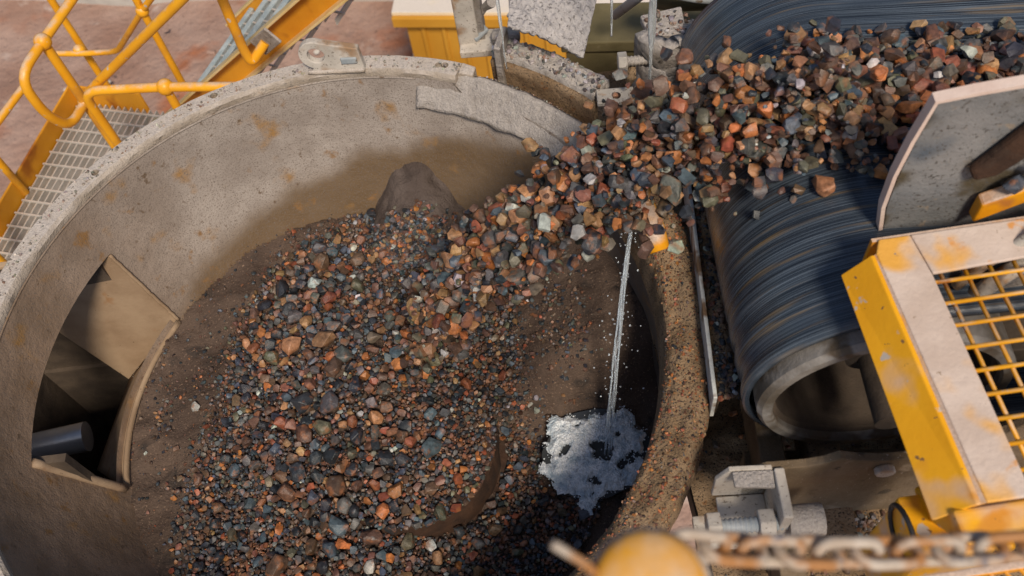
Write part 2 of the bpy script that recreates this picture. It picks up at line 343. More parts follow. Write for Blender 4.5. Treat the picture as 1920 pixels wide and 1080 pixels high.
# ================================================================ WALKWAY, STAIR AND RAILINGS
PZ = -1.35
def walkway():
    c = V((-1.535, 2.451, PZ)); a = V((.359, .933, 0)).normalized(); u = V((a.y, -a.x, 0)); L = 2.2; W = .95
    t = thing('walkway', (c.x, c.y, PZ-.1), 'galvanised grating walkway with yellow toe plates beside the hopper', 'walkway')
    MB().bar(c - a*L + ZZ*.03, c + a*.0 + ZZ*.03, .012, .15).build('toe_plate', 'orange_web', t, bevel=.002)
    MB().bar(c + u*.007 + ZZ*.03, c + u*.40 + ZZ*.03, .012, .15).build('toe_plate', 'orange_web', t, bevel=.002)
    MB().bar(c - a*L + u*.05 - ZZ*.13, c + u*.05 - ZZ*.13, .09, .16).build('edge_beam', 'orange_web', t)
    first = None; nb = int(W/.036)
    for i in range(nb):
        p = u*(.02+i*.036)
        if first is None:
            first = MB().bar(c - a*L + p - ZZ*.02, c - a*.012 + p - ZZ*.02, .006, .035).build('bearing_bar', 'galv', t)
        else: dup(first, u*(i*.036), t)
    first = None
    for i in range(int(L/.075)):
        if first is None: first = MB().bar(c - a*.05 + u*.012 + ZZ*.001, c - a*.05 + u*W + ZZ*.001, .009, .009).build('cross_rod', 'galv', t)
        else: dup(first, -a*(i*.075), t)
walkway()
SA = V((.632, -.361, .686)).normalized(); SN = V((.496, .869, 0)).normalized(); SS = V((-.939, 2.148, -1.2)); SW = .72
SUP = SA.cross(SN); SUP = SUP if SUP.z > 0 else -SUP
def staircase():
    t = thing('staircase', (SS.x, SS.y, -1.4), 'yellow steel staircase with grating treads rising behind the hopper', 'staircase')
    a0, a1 = -.32, 1.75
    for k, sgn in ((0, -1), (SW, 1)):
        b = SS + SN*k
        st = MB().bar(b+SA*a0-SUP*.055, b+SA*a1-SUP*.055, .008, .105, SUP).build('stringer', 'orange_web', t)
        MB().bar(b+SA*a0+SN*sgn*.022, b+SA*a1+SN*sgn*.022, .06, .010, SUP).build('flange', 'cream', st, bevel=.002)
        MB().bar(b+SA*a0+SN*sgn*.026-SUP*.11, b+SA*a1+SN*sgn*.026-SUP*.11, .06, .010, SUP).build('flange', 'cream', st, bevel=.002)
    uh = V((SA.x, SA.y, 0)).normalized(); rise = .21; going = rise*V((SA.x, SA.y, 0)).length/SA.z
    first = None
    def tread():
        c = SS - SUP*.06 - uh*.02
        tr = MB()
        for i in range(4):
            p = c + uh*(.02+i*.052); tr.bar(p+SN*.012, p+SN*(SW-.012), .005, .028)
        tr = tr.build('tread', 'galv', t)
        cr = MB()
        for j in range(9):
            q = c + SN*(.05+j*.078); cr.bar(q+ZZ*.016, q+uh*.20+ZZ*.016, .007, .007)
        cr.build('cross_rods', 'galv', tr)
        ns = MB().bar(c+SN*.006-uh*.018, c+SN*(SW-.006)-uh*.018, .026, .030).build('nosing', 'nosing', tr, bevel=.003)
        return tr
    first = tread()
    for i in range(1, 7):
        off = uh*going*i + ZZ*rise*i
        c = dup(first, off, t)
        for ch in list(first.children): dup(ch, (0,0,0), c)
staircase()
def rail(name, loc, label, pipes, balls, group=None):
    t = thing(name, loc, label, 'handrail', group)
    for nm, pts, r, rr in pipes:
        MB().tube(round_path(pts, rr) if len(pts) > 2 else pts, r, 16).build(nm, 'yellow', t, smooth=True, angle=50)
    for p, r in balls: MB().sphere(p, r, 14, 10).build('ball_joint', 'yellow', t, smooth=True)
    return t
PR = .0195
zt = -.35
A = V((-1.13, 1.738, 0)); ad = V((.191, .425, 0)).normalized()   # D-ended guard rail at the walkway corner
def railings():
    top = A+ZZ*zt; mid = A+ZZ*(-.70); e = V((-1.199, 1.571, 0))-ad*.015
    rail('guard_rail', (A.x, A.y, PZ), 'yellow tubular guard rail with a rounded closed end over the grating', [
        ('top_rail', [top+ad*1.3, top, e+ZZ*zt, e+ZZ*(-.56)-ad*0, e+ZZ*(-.70)+ad*.06, mid], PR, .10),
        ('post', [A+ZZ*zt, A+ZZ*PZ], PR*1.02, 0)], [(top, .034), (mid, .029)])
    B = V((-1.365, 2.464, 0)); m = -.98
    e2 = V((-1.156, 2.33, m)); far = V((-.862, 2.12, 0))
    rail('guard_rail', (B.x, B.y, PZ), 'yellow tubular guard rail whose mid rail turns up the far side of the stair', [
        ('post', [B+ZZ*PZ, B+ZZ*-.25], PR*.9, 0), ('mid_rail', [V((-1.50, 2.40, m)), V((-1.339, 2.36, m))], PR*.72, 0),
        ('mid_rail', [V((-1.339, 2.36, m)), e2, V((-.862, 2.12, -.60)), V((-.55, 1.94, -.24))], PR*.72, .05),
        ('post', [far+ZZ*-1.06, far+ZZ*-.12], PR*.86, 0)], [(V((B.x+.02, B.y-.08, m)), .030), (V((-.862, 2.12, -.60)), .029)])
    D = V((-1.035, 1.592, 0)); zd = -.5
    C0 = V((-.958, 1.625, zd+.01))
    rail('guard_rail', (D.x, D.y, PZ), 'yellow tubular guard rail bent down at its end right beside the hopper rim', [
        ('top_rail', [D+ZZ*PZ, D+ZZ*(-1.0), D+ZZ*zd, V((-.697, 1.535, zd)), V((-.20, 1.42, zd))], PR*.98, .08),
        ('post', [V((-.697, 1.535, zd)), V((-.697, 1.535, -1.35))], PR*.9, 0)], [(V((-.697, 1.535, zd)), .034)])
    rail('stair_handrail', (C0.x, C0.y, PZ), 'yellow sloping handrail pipe on the near side of the staircase', [
        ('top_rail', [C0-V((.533, -.209, .51))*.17, C0, C0+(V((-.425, 1.416, 0.0))-C0)*1.6], PR*.95, .03)], [])
    q = V((-.322, 1.632, -.475)) - SN*.02
    t = rail('stair_handrail', (q.x, q.y, -.6), 'yellow handrail post bent into a bracket on the stair stringer', [
        ('post', [q+ZZ*.75-SN*.03, q+ZZ*.06-SN*.05, q-SN*.055-ZZ*.02+SA*.02, q+SA*.09+SN*.01], PR*.98, .05)], [])
    MB().bar(q+SN*.012+SA*.02, q+SN*.012+SA*.16, .012, .08, SUP).build('bracket_plate', 'dusty', t, bevel=.004)
    # rail low at the left edge
    l0 = V((-1.44, 1.955, -.75))
    rail('guard_rail', (l0.x, l0.y, PZ), 'yellow guard rail pipe running on past the rounded rail end', [
        ('mid_rail', [l0-V((.142, .285, 0))*2, l0], PR*.85, 0), ('post', [l0-V((.142, .285, 0))*2+ZZ*.02, V((l0.x-.284, l0.y-.57, PZ))], PR, 0)], [])
    l1 = V((-1.745, 1.885, 0))
    rail('guard_rail', (l1.x, l1.y, PZ), 'orange yellow rail post standing on the outer toe plate of the walkway', [('post', [l1+ZZ*-.35, l1+ZZ*PZ], PR*.95, 0)], [])
railings()

# ================================================================ HOPPER
HB = V((0, 0, -.62))
hop = thing('feed_hopper', HB, 'large round dusty grey steel feed hopper filled with crushed rock', 'hopper')
def rw(z, a=120.):
    t = float(np.interp(z, [-.60, -.35, -.15, 0], [.735, .83, .90, .938])); a = (a+180) % 360-180
    k = max(0., min(1., (a+95)/35))*max(0., min(1., (52-a)/30)); return t*(1-k)+(.905+.03*(z > -.02))*k
def hopper():
    # wall with the rectangular opening left out (143..188 degrees, z -.19..-.51)
    zs = [0, -.05, -.10, -.15, -.19, -.25, -.32, -.40, -.46, -.51, -.56, -.60]
    angs = sorted(set([float(a) for a in range(0, 360, 3)] + [143., 188.]))
    na = len(angs)
    def rimz(a):   # the wall is cut lower where the conveyor discharges
        return -.06 if (a < 61 or a > 300) else -.004
    mb = MB(); vin = []; vout = []
    for a in angs:
        for j, z in enumerate(zs):
            zz = z if j else rimz(a)
            vin.append(pol(rw(zz, a), a, zz))
    n = len(vin)
    for a in angs:
        for j, z in enumerate(zs):
            zz = z if j else rimz(a); vout.append(pol(rw(zz, a)+.022, a, zz))
    nz_ = len(zs); fs = []
    for i in range(na):
        i2 = (i+1) % na
        for j in range(nz_-1):
            if 143 <= angs[i] < 188 and 4 <= j < 9: continue
            a, b, c, d = i*nz_+j, i2*nz_+j, i2*nz_+j+1, i*nz_+j+1
            fs.append((a, b, c, d)); fs.append((a+n, d+n, c+n, b+n))
        fs.append((i*nz_, i*nz_+n, i2*nz_+n, i2*nz_))
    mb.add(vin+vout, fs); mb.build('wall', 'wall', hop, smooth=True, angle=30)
    # flat rim flange from 61 to 300 degrees, worn edge
    rim = MB(); N = 120; a0, a1 = 61.5, 300; vs = []
    for i in range(N+1):
        a = a0+(a1-a0)*i/N; jr = .0022*nz(a*.4, 0, 1, 1)
        for r, z in ((.932+jr, .002), (.940, .013), (.993+jr, .013), (1.0+jr, .006), (1.0+jr, -.016), (.962, -.016), (.932, -.016)):
            vs.append(pol(r, a, z))
    fs = [(i*7+j, (i+1)*7+j, (i+1)*7+(j+1) % 7, i*7+(j+1) % 7) for i in range(N) for j in range(7)]
    fs = [q[::-1] for q in fs] + [tuple(range(7)), tuple(range(N*7, N*7+7))[::-1]]
    rim.add(vs, fs); ro = rim.build('rim', 'rim', hop)
    cuts = []
    for a, r, rad, sx in ((108.6, .972, .0125, 0), (134.1, .962, .012, 0), (64.4, .972, .012, 0), (65.6, .970, .011, 0)):
        p = pol(r, a, 0); cuts.append(MB().tube([p-ZZ*.05, p+ZZ*.05], rad, 16))
    cut(ro, cuts)
    ro.data.shade_smooth(); ro.data.set_sharp_from_angle(angle=R(35))
    # lip ring just inside the rim (weld step)
    mb = MB(); mb.tube([pol(.934, a, -.022) for a in np.linspace(70, 300, 110)], .0045, 8); mb.build('weld_bead', 'wall', hop, smooth=True)
    # broad wear plate lying over the cut edge
    def wp(u, v):
        a = 69.5-u*38; r = .985-v*.080; z = -.018-v*.105 + (.006*fbm(r*8, a*.2, 0, 1.5, 3)); k = .006*nz(a*.5, v*3, 0, 1)
        return pol(r+k*(v > .9), a, z+(0 if 0 < u < 1 else -.002))
    mb = MB(); mb.grid(wp, 70, 12); mb.build('wear_plate', 'dusty', hop, smooth=True, solid=.030)
    # end block where the flange is stepped
    mb = MB(); mb.prism([pol(1.0, 61.6, .010), pol(1.0, 59.0, .004), pol(.965, 58.8, .0), pol(.955, 61.6, .010)], (0, 0, -.07)); mb.build('rim_stop', 'rim', hop, bevel=.004)
    # lifting lug
    tv = V((.985, -.17, 0)).normalized(); nv = V((.17, .98, -.10)).normalized(); uv = V((.0, .10, .99)).normalized()
    b = V((-.012, .972, .010)); prof = []
    for k in range(13):
        a = R(250 - k*15*1.05); prof.append(b+tv*(.048+.052*math.cos(a))+uv*(.066+.052*math.sin(a)))
    prof += [b+tv*.185+uv*.085, b+tv*.192+uv*.0, b+tv*.020+uv*-.0]
    lug = MB(); lug.prism(prof, -nv*.026); lo = lug.build('lifting_lug', 'pale_steel', hop)
    hc = b+tv*.050+uv*.066; cut(lo, [MB().tube([hc-nv*.06, hc+nv*.06], .027, 20)])
    md = lo.modifiers.new('b', 'BEVEL'); md.width = .003; md.segments = 2; md.limit_method = 'ANGLE'
    mb = MB(); mb.tube([b+tv*x-nv*.027+uv*.003+V((0,0,.003*nz(x*40,0,0,1))) for x in np.linspace(.01, .19, 18)], .008, 8); mb.build('weld_bead', 'rim', lo, smooth=True)
    MB().box(b+tv*.150-nv*.029+uv*.045, (.026, .004, .012), (tv, nv, uv)).build('weld_patch', 'blue_steel', lo, bevel=.006)
    # opening: reveal plates and an added dark box
    od = V((-.998, .06, 0))
    a_t, b_t = pol(rw(-.19), 143, -.19), pol(rw(-.19), 188, -.19); a_b, b_b = pol(rw(-.51), 143, -.51), pol(rw(-.51), 188, -.51)
    def q(nm, pts, th, mat): MB().prism(pts, th).build(nm, mat, hop, bevel=.003)
    sd = V((-od.y, od.x, 0)); off = od*.25-ZZ*.29
    X1 = V((-.906, .431, -.80)); q('opening_jamb', [a_t, a_b, X1, V((-1.069, .519, -.419)), V((-1.098, .537, -.335)), V((-1.10, .561, -.19))], V((-.004, .017, .006)), 'jamb')
    q('opening_jamb', [b_t, b_b, b_b+off, b_t+off+ZZ*.05, b_t+od*.20], V((0, -.018, 0)), 'chute')
    MB().tube([a_t.lerp(a_b, i/30)+V((.002, -.004, 0))+V((.003*nz(i, 0, 0, .9), .003*nz(i, 3, 0, .9), 0)) for i in range(31)], .006, 8).build('weld_bead', 'jamb', hop, smooth=True)
    Y1 = V((-.998, .103, -.80))
    MB().grid(lambda u, v: pol(rw(-.512), 143+45*u, -.512).lerp(X1.lerp(Y1, u), v), 16, 4).build('opening_sill', 'jamb', hop, smooth=True, solid=-.016)
    MB().tube([b_t.lerp(b_b, i/12)+V((.004, -.004, 0))+V((.004*nz(i, 0, 0, .7), 0, .003*nz(i, 5, 0, .7))) for i in range(13)], .013, 10).build('edge_bead', 'chute', hop, smooth=True)
    # added shell keeps the opening dark; plates coloured dark for the shade
    bx = thing('added_dark_box', (-1.2, .2, -1.3), 'added box with shade-dark brown plates closing the opening in the hopper wall', 'chute')
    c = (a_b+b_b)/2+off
    MB().box(c-od*.10-ZZ*.30, (.012, .36, .28), (od, sd, ZZ)).build('back_plate', 'dark_steel', bx)  # added plate of the dark box, coloured dark for the shade
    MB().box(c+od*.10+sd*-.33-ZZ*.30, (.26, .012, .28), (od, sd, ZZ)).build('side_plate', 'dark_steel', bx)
    MB().box(c+od*.33-ZZ*.02, (.012, .38, .62), (od, sd, ZZ)).build('added_outer_plate', 'dark_steel', bx)
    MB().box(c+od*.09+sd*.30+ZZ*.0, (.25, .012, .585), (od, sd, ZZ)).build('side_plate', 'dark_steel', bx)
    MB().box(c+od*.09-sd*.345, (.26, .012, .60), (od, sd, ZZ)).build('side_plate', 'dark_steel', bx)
    MB().box(c+od*.15-ZZ*.58, (.36, .40, .012), (od, sd, ZZ)).build('added_floor_plate', 'dark_steel', bx)
    df = thing('roller', (c.x, c.y, c.z-.5), 'shiny bare steel roller seen through the opening in the hopper wall', 'roller')
    rc = V((-1.10, .215, -.74))
    MB().tube([rc-od*.085-ZZ*.01, rc+od*.14+sd*.03], .052, 28).build('steel_roller', 'roller', df, smooth=True, angle=50)
hopper()

# ---------------------------------------------------------------- crusher spider, fines and the rock pile
PILE = [(.06,.75),(-.2,.62),(-.33,.46),(-.42,.29),(-.45,.1),(-.56,-.12),(-.57,-.41),(-.50,-.60),(.0,-.80),(.55,-.71),(.76,-.41),(.49,-.31),(.47,-.11),(.47,-.01),(.49,.21),(.47,.43),(.38,.62),(.11,.74)]
def in_poly(x, y, P):
    c = False; n = len(P)
    for i in range(n):
        (x1, y1), (x2, y2) = P[i], P[i-1]
        if (y1 > y) != (y2 > y) and x < (x2-x1)*(y-y1)/(y2-y1)+x1: c = not c
    return c
def edge_d(x, y, P):
    best = 9
    for i in range(len(P)):
        a, b = V((*P[i], 0)), V((*P[i-1], 0)); d = b-a; t = max(0, min(1, (V((x, y, 0))-a).dot(d)/d.length_squared)); best = min(best, (a+d*t-V((x, y, 0))).length)
    return best
CAPC = (.11, -.13); CAPR = .272
def sstep(a, b, x): t = np.clip((x-a)/(b-a), 0, 1); return t*t*(3-2*t)
def floor_h(x, y):
    x = np.asarray(x, float); y = np.asarray(y, float); r = np.hypot(x, y)
    h = np.full(x.shape, -.555) + .022*sstep(.58, .80, r)*sstep(.3, -.4, x)
    h += .195*np.exp(-(((x+.07)/.30)**2 + ((y-.10)/.42)**2))
    h -= .07*sstep(.30, .52, x)*sstep(.05, -.12, y)
    h += (.06+.08*sstep(.5, .85, x))*sstep(.42, .60, x)*sstep(-.06, .10, y) + .03*sstep(.3, .7, y)
    d = np.hypot(x-CAPC[0], y-CAPC[1]); a = np.arctan2(y-CAPC[1], x-CAPC[0])
    sec = sstep(-1.75, -1.35, a)*sstep(.35, -.05, a)
    inside = sstep(CAPR-.016, CAPR-.034, d)
    h = h*(1-inside) + np.maximum(h, -.475+.05*sstep(CAPR, .0, d))*inside
    h -= (1-inside)*sec*.06*sstep(CAPR+.35, CAPR, d)
    return h
def crust(x, y): return .016*fbm(x, y, 0, 9, 5) + .005*nz(x, y, 2, 48)
def fines():
    N = 170; vs = []; idx = {}; fs = []
    gx = np.linspace(-.80, .93, N)
    X, Y = np.meshgrid(gx, gx, indexing='ij'); H = floor_h(X, Y)
    for i in range(N):
        for j in range(N):
            x, y = X[i, j], Y[i, j]; r = math.hypot(x, y)
            if r > rw(-.56, math.degrees(math.atan2(y, x)))+.015: continue
            z = H[i, j] + crust(x, y) - (.011*min(1, edge_d(x, y, PILE)/.03) if in_poly(x, y, PILE) else 0)
            idx[i, j] = len(vs); vs.append((x, y, z))
    for i in range(N-1):
        for j in range(N-1):
            k = [(i, j), (i+1, j), (i+1, j+1), (i, j+1)]
            if all(q in idx for q in k): fs.append(tuple(idx[q] for q in k))
    o = MB().add(vs, fs).build('packed_fines', 'fines', smooth=True); tag(o, 'brown packed fines covering the floor of the hopper', 'fines', kind='stuff')
fines()
def arm_guard(u, v, rough=True):
    # wedge shaped guard over the far spider arm, apex against the back wall
    ap = V((.255, .815, -.32)); dr = V((-.04, -.36, -.12)); s = (v-.5)*2
    c = ap + dr*u; w = .165+.10*min(1, u*1.5)
    p = c + V((.97, -.12, 0))*(s*w) - ZZ*((1-math.cos(min(1, abs(s))*1.5))*(.20+.05*u))
    k = (.016*fbm(p.x, p.y, p.z, 15, 4)+.003*nz(p.x, p.y, p.z, 60)) if rough else 0
    return p + V((0, -k*.5, k))
def spider():
    t = thing('crusher_spider', (CAPC[0], CAPC[1], -.66), 'rusty crusher spider cap and arm guard half buried in the rock', 'crusher')
    mb = MB(); vs = []
    prof = [(CAPR+.012, -.70), (CAPR+.012, -.655), (CAPR+.020, -.645), (CAPR+.020, -.628), (CAPR+.004, -.62), (CAPR, -.49), (CAPR-.012, -.476), (CAPR-.05, -.476)]
    mb.grid(lambda u, v: (lambda q: (CAPC[0]+q[0]*math.cos(u*2*math.pi)*(1+.03*fbm(u*26, v*5, 0, 1, 3)), CAPC[1]+q[0]*math.sin(u*2*math.pi)*(1+.03*fbm(u*26, v*5, 9, 1, 3)), q[1]+.008*nz(u*30, v, 4, 1)))(prof[min(7, int(round(v*7)))]), 180, 7)
    mb.build('cap', 'rust', t, smooth=True, angle=40)
    # wedge shaped guard over the far spider arm
    mb = MB(); mb.grid(arm_guard, 44, 40); mb.build('arm_guard', 'guard_dirt', t, smooth=True)
    MB().tube([V((.055, .735, -.495)), V((.02, .60, -.50)), V((-.01, .48, -.475))], .006, 8).build('guard_edge', 'blue_steel', t, smooth=True)
spider()

PAL = {'orange': (.40, .15, .05), 'rust red': (.24, .075, .04), 'brown': (.115, .068, .048), 'dark slate': (.030, .036, .046), 'grey': (.10, .10, .10),
       'blue grey': (.075, .10, .13), 'olive grey': (.12, .115, .08), 'tan': (.32, .18, .09), 'pale': (.42, .43, .42), 'dusky pink': (.20, .095, .07)}
PN = list(PAL)
def pick(wts, r2): return r2.choices(PN, wts)[0]
W_PILE = [6, 6, 24, 30, 18, 18, 7, 7, 2, 6]; W_STREAM = [10, 5, 26, 14, 17, 9, 12, 15, 3, 8]; W_GRIT = [2, 5, 40, 46, 12, 8, 3, 3, 1, 3]
r2 = random.Random(11)
SMALL = [hull(r2, 18) for _ in range(30)]; TINY = [hull(r2, 10) for _ in range(20)]
SMALL_N = [(np.array(v), f) for v, f in SMALL]; TINY_N = [(np.array(v), f) for v, f in TINY]
def big_mesh(i):
    bm = bmesh.new(); vs, fs = hull(r2, 18 + i % 8)
    bv = [bm.verts.new(v) for v in vs]
    for f in fs:
        try: bm.faces.new([bv[k] for k in f])
        except ValueError: pass
    bmesh.ops.dissolve_limit(bm, angle_limit=R(11), verts=bm.verts, edges=bm.edges)
    bmesh.ops.bevel(bm, geom=bm.edges[:], offset=.05, segments=1, profile=.6, affect='EDGES', clamp_overlap=True)
    bmesh.ops.recalc_face_normals(bm, faces=bm.faces)
    me = bpy.data.meshes.new('rock'); bm.to_mesh(me); bm.free(); me.materials.append(MAT['rock']); 
    me.shade_smooth(); me.set_sharp_from_angle(angle=R(27)); return me
BIG = [big_mesh(i) for i in range(22)]
def rand_rot(r2):
    q = Matrix.Rotation(r2.uniform(0, 6.28), 3, 'Z') @ Matrix.Rotation(r2.uniform(-.9, .9), 3, 'X') @ Matrix.Rotation(r2.uniform(0, 6.28), 3, 'Z'); return q
def vary(c, r2):
    k = r2.uniform(.7, 1.35); return tuple(min(.8, v*k*r2.uniform(.9, 1.1)) for v in c)
def rock_obj(p, s, cname, label, group, r2, sc=None):
    o = bpy.data.objects.new('rock', r2.choice(BIG)); COL.objects.link(o); o.location = p
    o.rotation_euler = rand_rot(r2).to_euler(); f = sc or (1, 1, 1); o.scale = (s*f[0], s*f[1], s*f[2])
    o.color = (*vary(PAL[cname], r2), 1); return tag(o, label, 'rock', group)
def rock_stuff(name, items, label, cat, parent=None, lib=None):
    """items: (pos, size, colour) -> one mesh"""
    lib = lib or SMALL_N; vs = []; fs = []; cs = []; n = 0; rr = random.Random(len(items))
    o0 = np.array(ORIG[parent]) if parent else np.zeros(3)
    for p, s, c in items:
        v, f = rr.choice(lib if s > .0058 else TINY_N); m = np.array(rand_rot(rr)); q = (v*s) @ m.T + np.array(p) - o0
        vs.append(q); fs += [tuple(i+n for i in t) for t in f]; n += len(v); cs.append(np.tile((*c, 1), (len(v), 1)))
    me = bpy.data.meshes.new(name); me.from_pydata(np.concatenate(vs).tolist(), [], fs)
    at = me.color_attributes.new('Col', 'FLOAT_COLOR', 'POINT'); at.data.foreach_set('color', np.concatenate(cs).astype(np.float32).ravel())
    me.materials.append(MAT['rock_stuff']); me.update(); me.shade_smooth(); me.set_sharp_from_angle(angle=R(33)); o = bpy.data.objects.new(name, me); COL.objects.link(o)
    if parent: o.parent = parent; o['kind'] = 'stuff'
    else: tag(o, label, cat, kind='stuff')
    return o
def coarse(x, y):
    # ridge of big rocks under the impact point
    a, b = V((-.16, .50, 0)), V((-.06, -.55, 0)); d = b-a; t = max(0, min(1, (V((x, y, 0))-a).dot(d)/d.length_squared)); e = (a+d*t-V((x, y, 0))).length
    return math.exp(-(e/.20)**2)
def pile():
    r2 = random.Random(21); grid = {}; out = []; G = .05
    def try_put(x, y, s, k):
        gx, gy = int(x//G), int(y//G)
        for i in range(-2, 3):
            for j in range(-2, 3):
                for (a, b, q) in grid.get((gx+i, gy+j), ()):
                    if (a-x)**2+(b-y)**2 < ((q+s)*k)**2: return False
        grid.setdefault((gx, gy), []).append((x, y, s)); return True
    for (n, lo, hi, k, mode) in ((330, .025, .043, .72, 2), (2300, .015, .026, .62, 1), (36000, .0075, .0135, .56, 0), (46000, .0048, .0078, .52, 0), (40000, .0035, .0050, .45, 0)):
        for _ in range(n*3 if mode else n):
            x, y = r2.uniform(-.62, .78), r2.uniform(-.80, .78)
            ins = in_poly(x, y, PILE)
            if mode and not ins: continue
            ed = edge_d(x, y, PILE) if (mode == 2 or not ins) else 1; c = coarse(x, y) if mode else 0
            dcap = math.hypot(x-CAPC[0], y-CAPC[1]); ang = math.degrees(math.atan2(y-CAPC[1], x-CAPC[0]))
            if abs(dcap-CAPR-.012) < .012*min(1, (ang+84)/25, (8-ang)/25) and -84 < ang < 8: continue
            if math.hypot(x, y) > .76: continue
            if mode == 2 and not (ins and r2.random() < c**2*1.0 and ed > .04): continue
            if mode == 1 and not (ins and r2.random() < c*1.0+.06): continue
            if mode == 0 and not (ins or r2.random() < math.exp(-ed/.025)*.6): continue
            s = lo+(hi-lo)*r2.random()**1.6
            if try_put(x, y, s, k): out.append((x, y, s))
    hs = floor_h([o[0] for o in out], [o[1] for o in out])
    hs = [max(float(h), -.478) if math.hypot(o[0]-CAPC[0], o[1]-CAPC[1]) < CAPR+.004 else float(h) for o, h in zip(out, hs)]   # stones lying on the cap's shoulder
    # loose stones bedded on the guard of the spider arm
    items = [(x, y, float(h)+crust(x, y)+s*(.55+.30*r2.random()) + .018*coarse(x, y), s) for (x, y, s), h in zip(out, hs)]
    for _ in range(2200):
        u, v = r2.uniform(.4, 1), r2.uniform(.04, .96)
        if r2.random() > (u-.4)*3: continue
        c = arm_guard(u, v); s = r2.uniform(.005, .013); items.append((c.x, c.y, c.z+s*.5, s))
    items.sort(key=lambda t: -t[3])
    big, rest = items[:165], items[165:]
    for x, y, z, s in big:
        cn = pick(W_PILE, r2)
        size = 'large' if s > .030 else 'fist sized'
        rock_obj((x, y, z), s, cn, f'{size} {cn} rock lying on the pile in the hopper', f'{size} {cn} rocks on the hopper pile', r2)
    rock_stuff('gravel', [((x, y, z), s, vary(PAL[pick(W_PILE if s > .009 else W_GRIT, r2)], r2)) for x, y, z, s in rest], 'small crushed gravel heaped between the larger rocks in the hopper', 'gravel')
    # scattered grains on the bare fines
    it = []
    for _ in range(3200):
        a, rr = r2.uniform(0, 6.28), .78*math.sqrt(r2.random()); x, y = rr*math.cos(a), rr*math.sin(a)
        if in_poly(x, y, PILE) and r2.random() < .7: continue
        s = r2.choice((.002, .003, .003, .004, .007)); it.append((x, y, s))
    for _ in range(240):   # drift of gravel on the right slope
        x, y = r2.gauss(.64, .05), r2.gauss(.20, .12); it.append((x, y, r2.uniform(.004, .010)))
    for _ in range(60):
        x, y = r2.gauss(-.66, .02), r2.gauss(.15, .08); it.append((x, y, r2.uniform(.004, .009)))
    hh = floor_h([i[0] for i in it], [i[1] for i in it])
    rock_stuff('scattered_grit', [((x, y, float(h)+crust(x, y)+s*.5), s, vary(PAL[pick(W_GRIT, r2)], r2)) for (x, y, s), h in zip(it, hh)], 'loose grit scattered on the bare packed fines of the hopper floor', 'grit')
    for (x, y, s, cn, lb) in ((-.55, .13, .020, 'pale', 'single pale stone lying alone on the bare fines left of the pile'), ):
        rock_obj((x, y, float(floor_h(x, y))+crust(x, y)+s*.6), s, cn, lb, None, r2)
pile()

# ---------------------------------------------------------------- caked dirt on the low side of the rim
def cake():
    def f(u, v):
        a = 30-u*98; t = v*math.pi; rm = .948; wd = .062
        bul = 1+.25*fbm(a*.05, v*2, 3, 1.2, 3)
        r = rm-wd*math.cos(t)*(1 if v > .15 else 1.0); z = -.085+.10*math.sin(t)**.55*bul
        k = .012*fbm(a*.12, v*3, 0, 2.2, 4); p = pol(r+k*.6, a, z+k)
        if v == 0: p = pol(.878, a, -.15)
        return p
    o = MB().grid(f, 190, 26).build('caked_dirt', 'cake', smooth=True); tag(o, 'brown gritty dirt caked along the low right side of the hopper rim', 'dirt', kind='stuff')
    r2 = random.Random(5); it = []
    for _ in range(2600):
        u, v = r2.random(), r2.uniform(.12, .95); p = f(u, v); s = r2.choice((.0025, .003, .003, .004, .006)); it.append((tuple(p+ZZ*s*.3), s, vary(PAL[r2.choice(['brown', 'brown', 'rust red', 'dark slate', 'tan', 'orange'])], r2)))
    for _ in range(3800):
        u, v = r2.random(), r2.random(); a = 69-u*37; p = pol(.985-v*.080, a, -.013-v*.105); s = r2.choice((.0018, .0022, .003, .004)); br = r2.random() < (u-.25)*1.6
        it.append((tuple(p), s, vary(r2.choice([(.22, .16, .10), (.16, .11, .07), PAL['brown']]) if br else r2.choice([PAL['grey'], (.36, .35, .35), (.30, .27, .25), (.22, .20, .19)]), r2)))
    for _ in range(700):
        a = r2.uniform(61, 240); p = pol(r2.uniform(.945, .99), a, .015); s = r2.choice((.002, .003, .004, .006)); it.append((tuple(p), s, vary(r2.choice([(.20, .18, .16), (.36, .33, .30), (.28, .24, .20)]), r2)))
    rock_stuff('rim_grit', it, 'grit and small chips lying on the hopper rim', 'grit', lib=TINY_N)
cake()

